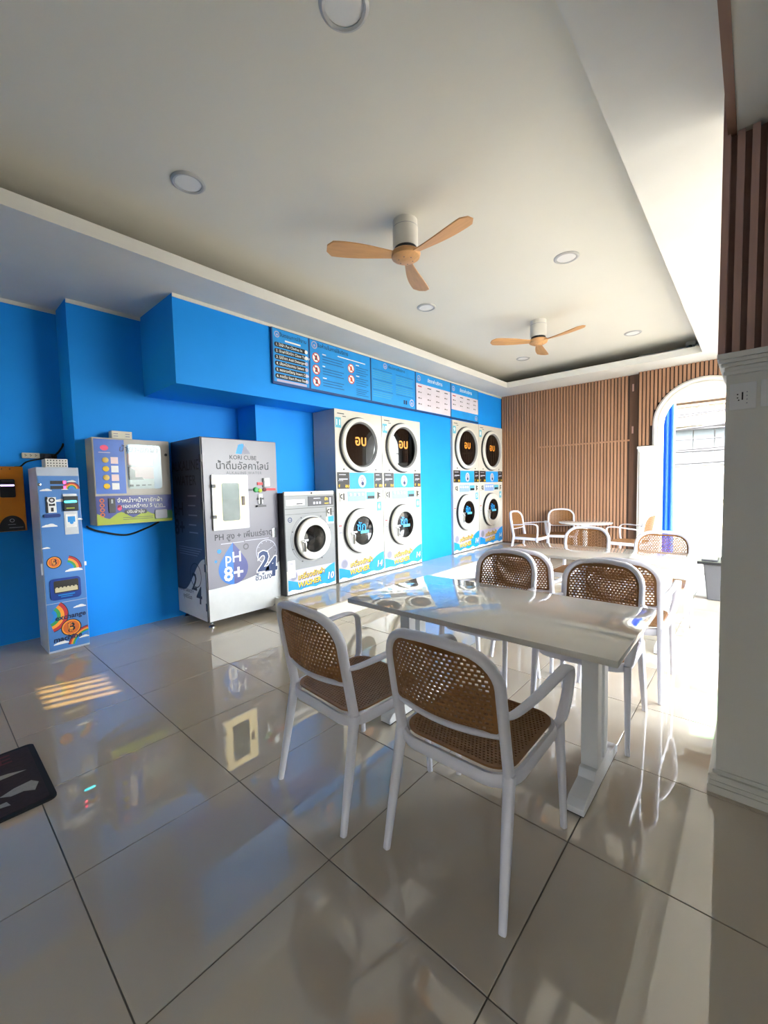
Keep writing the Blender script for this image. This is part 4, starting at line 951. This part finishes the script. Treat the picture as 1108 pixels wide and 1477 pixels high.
r_, F_, W_, H_ = board(2.685, 3.196, 'leftmost blue sign board listing six numbered steps in dark bars', ink_sky)
logo(F_, r_, .07, H_-.065, .035)
m = MB(); F_.text(m, 'ขั้นตอนการใช้งาน', W_*.56, H_-.062, .055, .002, .012); m.build('print_title', ink_navy, r_)
m = MB(); F_.rect(m, W_*.34, W_*.76, H_-.125, H_-.108, .002); m.build('print_subtitle', ink_white, r_)
for q, tx in enumerate(('1. ใส่ผ้า Put Clothes In', '2. ปิดฝาให้สนิท Close Tightly', '3. ใส่น้ำยา Add Detergent', '4. เลือกโปรแกรม Select', '5. หยอดเหรียญ Insert Coin', '6. กดเริ่ม Start Press Start')):
    b = H_-.175-q*.068
    m = MB(); F_.flat(m, rrect(.03, W_-.05, b-.026, b+.026, .025), .002); p = m.build('print_step_bar', ink_black, r_)
    m = MB(); F_.text(m, tx, .05, b, .040, .003, .012, align='LEFT'); m.build('print_step', ink_white, p)
    m = MB(); F_.disc(m, W_-.045, b, .022, .0025); m.build('print_icon', ink_white if q < 2 else ink_lav, p)
m = MB(); F_.rect(m, .05, W_-.05, .03, .055, .002); m.build('print_footer', ink_lav, r_)
r_, F_, W_, H_ = board(3.196, 4.249, 'blue sign board with five red-ringed prohibition circles', ink_sky)
logo(F_, r_, .08, H_-.06, .045)
m = MB(); F_.text(m, 'ข้อห้ามในการใช้บริการ', W_*.36, H_-.055, .06, .002, .012); m.build('print_title', ink_navy, r_)
for a, b in ((.10, .40), (.10, .26), (.10, .12), (.68, .385), (.68, .245)):
    m = MB(); F_.disc(m, a, b, .058, .002, 24); p = m.build('print_circle', ink_white, r_)
    m = MB(); F_.ring(m, a, b, .050, .060, .003, 28); F_.flat(m, [(a-.04, b+.03), (a-.03, b+.04), (a+.04, b-.03), (a+.03, b-.04)], .003); m.build('print_ban', ink_red, p)
    m = MB(); F_.flat(m, [(a-.02, b-.03), (a+.025, b-.025), (a+.015, b+.03), (a-.01, b+.025)], .0025); m.build('print_picture', ink_darkgrey if a < .5 else ink_brownorange, p)
L_ = []
for b in (.40, .26, .12):
    for q in range(3): L_.append((.20, .55-.03*(q % 2), b+.03-q*.032, .010))
for b in (.385, .245):
    for q in range(4): L_.append((.77, 1.0-.04*(q % 2), b+.03-q*.030, .008))
for q in range(4): L_.append((.77, 1.0-.03*(q % 3), .135-q*.025, .008))
bars(F_, r_, L_, mat('print_dark_cyan', '0F5FA6', .5))
bars(F_, r_, [(.20, .26, .455, .012), (.20, .24, .315, .012), (.20, .26, .175, .012), (.77, .83, .44, .012), (.77, .83, .30, .012), (.45, .95, H_-.12, .012)], ink_white)
r_, F_, W_, H_ = board(4.249, 5.258, 'blue sign board filled with small lines of text in two columns', ink_sky)
logo(F_, r_, W_*.30, H_-.06, .04); logo(F_, r_, W_-.10, .11, .055)
m = MB(); F_.text(m, 'เงื่อนไขการใช้บริการ', W_*.55, H_-.058, .05, .002, .01); m.build('print_title', ink_navy, r_)
L_ = []; L2 = []
for cst in (.04, W_*.53):
    for q in range(14): (L_ if q % 5 else L2).append((cst, cst+W_*.42-.05*random.random(), H_-.14-q*.028, .007))
bars(F_, r_, [l for l in L_ if not (l[0] > .4 and l[2] < .17)], ink_teal); bars(F_, r_, [l for l in L2 if not (l[0] > .4 and l[2] < .17)], mat('print_dark_cyan', '0F5FA6', .5))
bars(F_, r_, [(W_-.30, W_-.27, .07, .06), (W_-.255, W_-.22, .07, .06)], ink_navy, 'print_marks')
for y0, y1, lab, nrow in ((5.258, 6.26, 'white and blue price table board, left of the last sign', 4), (6.26, 7.222, 'price table board with blue foot, rightmost of the signs', 3)):
    r_, F_, W_, H_ = board(y0, y1, lab, ink_sky)
    lo_ = .03 if nrow == 4 else .16
    m = MB(); F_.rect(m, .02, W_-.015, lo_, H_-.165, .0015); m.build('print_table', mat('print_pale_mauve', 'DDD6E2', .5), r_)
    logo(F_, r_, .09, H_-.085, .045)
    m = MB(); F_.text(m, 'อัตราค่าบริการ', W_*.53, H_-.085, .075, .002, .016); m.build('print_title', ink_white, r_)
    rows = [H_-.215-q*(H_-.24-lo_)/(nrow-.3) for q in range(nrow)]
    L_ = []; L2 = [(.06, .16, rows[0], .016)]
    for q, b in enumerate(rows):
        for cidx in range(4):
            if q == 0 and cidx == 0: continue
            a = .07+cidx*W_*.245; L_.append((a, a+(.10 if q == 0 else .035), b, .018 if q else .014)); 
            if q: L_.append((a+.05, a+.085, b+.002, .012))
    bars(F_, r_, L_, ink_darkgrey, 'print_prices'); bars(F_, r_, L2, ink_red, 'print_heading')
    if nrow == 3: logo(F_, r_, W_-.09, .085, .045)
# ================================================================== DOOR MAT
def door_mat():
    x0, x1, y0, y1 = -3.0, -2.375, -.55, .362
    root = empty('door_mat', ((x0+x1)/2, (y0+y1)/2, 0), 'dark rubber-edged doormat with a pale drawing, at the left picture edge', 'doormat')
    m = MB(); m.prism(rrect(x0, x1, y0, y1, .03, 5), lambda a, b, d: (a, b, d), .0005, .009); m.build('rubber_edge', rubber, root)
    m = MB(); m.prism(rrect(x0+.025, x1-.025, y0+.025, y1-.025, .02, 5), lambda a, b, d: (a, b, d), .009, .011); pile = m.build('pile', mat('maroon_pile', '33262A', .9, noise=.2, scale=60), root)
    F = Face((x1, y1, .011), (0, -1, 0), (-1, 0, 0), (0, 0, 1))         # a toward the camera, b across
    fur = mat('pale_grey_pile', '9A9A96', .9, noise=.12, scale=50)
    F = Face((x0, y0, .011), (1, 0, 0), (0, 1, 0), (0, 0, 1)); W, H = x1-x0, y1-y0
    shapes = [[(.24, .40), (.22, .70), (.25, .86), (.28, .93), (.285, .80), (.31, .72), (.33, .55), (.34, .40)],
              [(.38, .40), (.40, .60), (.41, .72), (.47, .77), (.50, .73), (.52, .60), (.56, .40)],
              [(.44, .80), (.41, .86), (.40, .93), (.44, .955), (.50, .93), (.47, .89), (.47, .84)],
              [(.50, .77), (.50, .82), (.54, .83), (.53, .79)]]
    for s_ in shapes:
        m = MB(); F.flat(m, [(a, b*H) for a, b in s_], .0012); m.build('print_shape', fur, pile)
    m = MB(); vs, fs = text_geo('WELCOME', .13, .01, 0, 'RIGHT')
    m.add([F.pt(.10-y, H-.10+x, .0012) for x, y in vs], fs); m.build('print_lettering', mat('dark_red_pile', '5A2A30', .9), pile)
door_mat()
# ================================================================== SWITCH PLATES
def plate(F, a, b, w_, h_, label, kind):
    root = empty('socket_plate' if kind == 'socket' else 'switch_plate', F.pt(a, b, 0), label, 'socket' if kind == 'socket' else 'switch')
    pm_ = mat('plate_white', 'E9E9E9', .35)
    m = MB(); F.rbox(m, a-w_/2, a+w_/2, b-h_/2, b+h_/2, 0, .008, .004); m.build('cover', pm_, root, bevel=.0015)
    m = MB(); F.rbox(m, a-w_*.33, a+w_*.33, b-h_*.34, b+h_*.34, .008, .0095, .003); p = m.build('insert', pm_, root)
    if kind == 'socket':
        m = MB(); F.rect(m, a-.003, a+.002, b-.016, b+.016, .0098); m.build('usb_slot', black, p)
        for dx, dz in ((-.016, .008), (-.016, -.006), (-.012, -.016)):
            m = MB(); F.disc(m, a+dx, b+dz, .0028, .0098, 8); m.build('socket_hole', black, p)
        for dz in (-.03, -.015, 0, .015):
            m = MB(); F.disc(m, a+.014, b+dz, .0022, .0098, 8); m.build('indicator', ink_grey, p)
    else:
        for q in (-1, 1):
            m = MB(); F.box(m, a+q*w_*.16-w_*.13, a+q*w_*.16+w_*.13, b-h_*.26, b+h_*.26, .0095, .013); m.build('rocker', pm_, p, bevel=.001)
    return root
CF = Face((0, 2.32, 0), **Y_FACE)
plate(CF, -.047, 1.742, .086, .108, 'white socket plate with dark slot on the column, below its capital', 'socket')
plate(CF, .052, 1.745, .086, .108, 'white plate beside the socket on the column, cut by the right picture edge', 'switch')
plate(Face((0, YA-.03, 0), **Y_FACE), -1.325, .965, .15, .085, 'small white switch plate low on the pilaster beside the arch', 'switch')
# ================================================================== BIN BY THE COLUMN
def bin_():
    x, y = -.245, 6.2; root = empty('litter_bin', (x, y, 0), 'grey bin with a dark tray lid, half hidden behind the column', 'bin')
    gm = mat('bin_grey', '515154', .45)
    m = MB(); n = 4; lo_ = [(-.14, -.14), (.14, -.14), (.14, .14), (-.14, .14)]
    m.add([(x+a, y+b, .0) for a, b in lo_]+[(x+a*1.3, y+b*1.3, .42) for a, b in lo_], [(3,2,1,0),(4,5,6,7)]+[(i,(i+1)%4,4+(i+1)%4,4+i) for i in range(4)]); m.build('body', gm, root, bevel=.012)
    m = MB(); m.box(x-.24, x+.24, y-.21, y+.21, .42, .455); m.build('lid', black, root, bevel=.008)
    m = MB(); m.box(x-.20, x-.05, y-.15, y+.15, .455, .475); m.build('tray', mat('tray_charcoal', '4A4A50', .4), root, bevel=.006)
    m = MB(); m.box(x-.03, x+.07, y-.08, y+.06, .455, .51); m.build('lid_handle', mat('dark_violet', '3B3550', .5), root, bevel=.015)
bin_()
# ================================================================== OUTSIDE
def curtain():
    root = empty('blue_curtain', (-1.13, 8.75, 0), 'bright blue pleated shutter curtain hanging just outside the arch', 'curtain')
    for q in range(4):
        m = MB(); n = 10; xa = -1.335+q*.074
        prof = [(xa+.074*i/n, 8.72-.045*math.sin(math.pi*i/n)) for i in range(n+1)]; back = [(a, b+.012) for a, b in reversed(prof)]
        m.prism(prof+back, lambda a, b, d: (a, b, d), .02, 3.0); m.build('fold', mat('curtain_blue', '1F5BE0', .35, noise=.06), root, smooth=40)
    m = MB(); m.box(-1.36, -1.02, 8.68, 8.74, 3.0, 3.06); m.build('rail', white_paint, root)
curtain()
def street_house():
    Y = 18.; root = empty('street_house', (-1.5, Y, -.13), 'pale sunlit house across the street with balcony and corrugated panels', 'building')
    cream = mat('cream_render', '6E6856', .8, noise=.06); whit = mat('white_render', '85827B', .8, noise=.04); tan = mat('tan_eave', '4A3828', .8, noise=.1); pan = mat('panel_bluegrey', '333D42', .6, noise=.08); gm = mat('green_net', '1E6A2A', .7, noise=.1)
    def bx(nm, mm, *c, par=root): m = MB(); m.box(*c); return m.build(nm, mm, par)
    bx('garden_wall', whit, -8, 6, Y-2.2, Y-2.05, -.13, .72); bx('wall_cap', tan, -8, 6, Y-2.25, Y-2.0, .72, .78)
    bx('wall', whit, -8, 6, Y, Y+.3, -.13, 13)  # unseen upper part raised to keep sky out of the floor reflection
    for i in range(24): bx('panel', pan, -8+i*.58+.015, -8+i*.58+.565, Y-.12, Y-.05, 1.88, 3.14)
    bx('balcony_slab', cream, -8, 6, Y-1.0, Y, 3.16, 3.32)
    for i in range(70): bx('railing_bar', tan, -8+i*.2, -8+i*.2+.03, Y-.97, Y-.94, 3.32, 3.78)
    bx('railing_top', tan, -8, 6, Y-1.0, Y-.92, 3.78, 3.85); bx('eave', tan, -8, 6, Y-.9, Y, 3.95, 4.25)
    for i in range(6):
        w_ = bx('window', tan, -7+i*2.2, -5.6+i*2.2, Y-.04, Y, 4.5, 5.5); bx('pane', mat('dim_pane', '8C98A0', .2), -6.93+i*2.2, -5.67+i*2.2, Y-.05, Y-.035, 4.57, 5.43, par=w_)
    bx('green_awning', gm, -8, 6, Y-.5, Y-.05, 5.9, 7.6); bx('parapet', whit, -8, 6, Y-.2, Y+.3, 13, 13.6)
street_house()
for i in range(11):
    za = 2.0+.13*i+.25*random.random(); zb = za+random.uniform(-.25, .75); sag = random.uniform(.1, .5); y_ = 14.2+.15*(i % 5)
    m = MB(); pts = [(-6+10*t/14, y_, za+(zb-za)*t/14-sag*(1-(2*t/14-1)**2)) for t in range(15)]
    m.tube(pts, .02+.014*(i % 3 == 0), n=5); tag(m.build('overhead_cable', rubber, None, org=pts[0]), ('thick' if i % 3 == 0 else 'thin')+' dark overhead street cable seen through the arch', 'cable', 'overhead street cables')
leaf = mat('dry_green_leaf', '7C8A4A', .7, noise=.2, scale=20, rnd=.1)
for i, (x, y) in enumerate(((-1.05, 15.2), (-.75, 15.3), (-1.35, 15.35))):
    sh = empty('shrub', (x, y, -.13), ('low shrub in the middle at the foot of the garden wall', 'low shrub on the right at the foot of the garden wall', 'low shrub on the left at the foot of the garden wall')[i], 'plant', 'shrubs across the street')
    m = MB()
    for q in range(60):
        a = random.uniform(0, 6.28); r_ = random.uniform(.02, .16); z = random.uniform(.05, .36); s_ = .05; b = random.uniform(0, 6.28)
        p = Vector((x+r_*math.cos(a), y+r_*math.sin(a), -.13+z)); u = Vector((math.cos(b), math.sin(b), .4))*s_; v = Vector((-math.sin(b), math.cos(b), .2))*s_*.4
        m.add([p-v, p+u, p+v, p+u*.5+Vector((0, 0, .01))], [(0, 1, 2, 3)])
    tag(m.build('foliage', leaf, sh), kind='stuff')
    m = MB(); m.tube([(x, y, -.13), (x+.02, y, .15)], .012, n=6); m.build('stem', mat('stem_brown', '6B5138', .8), sh)
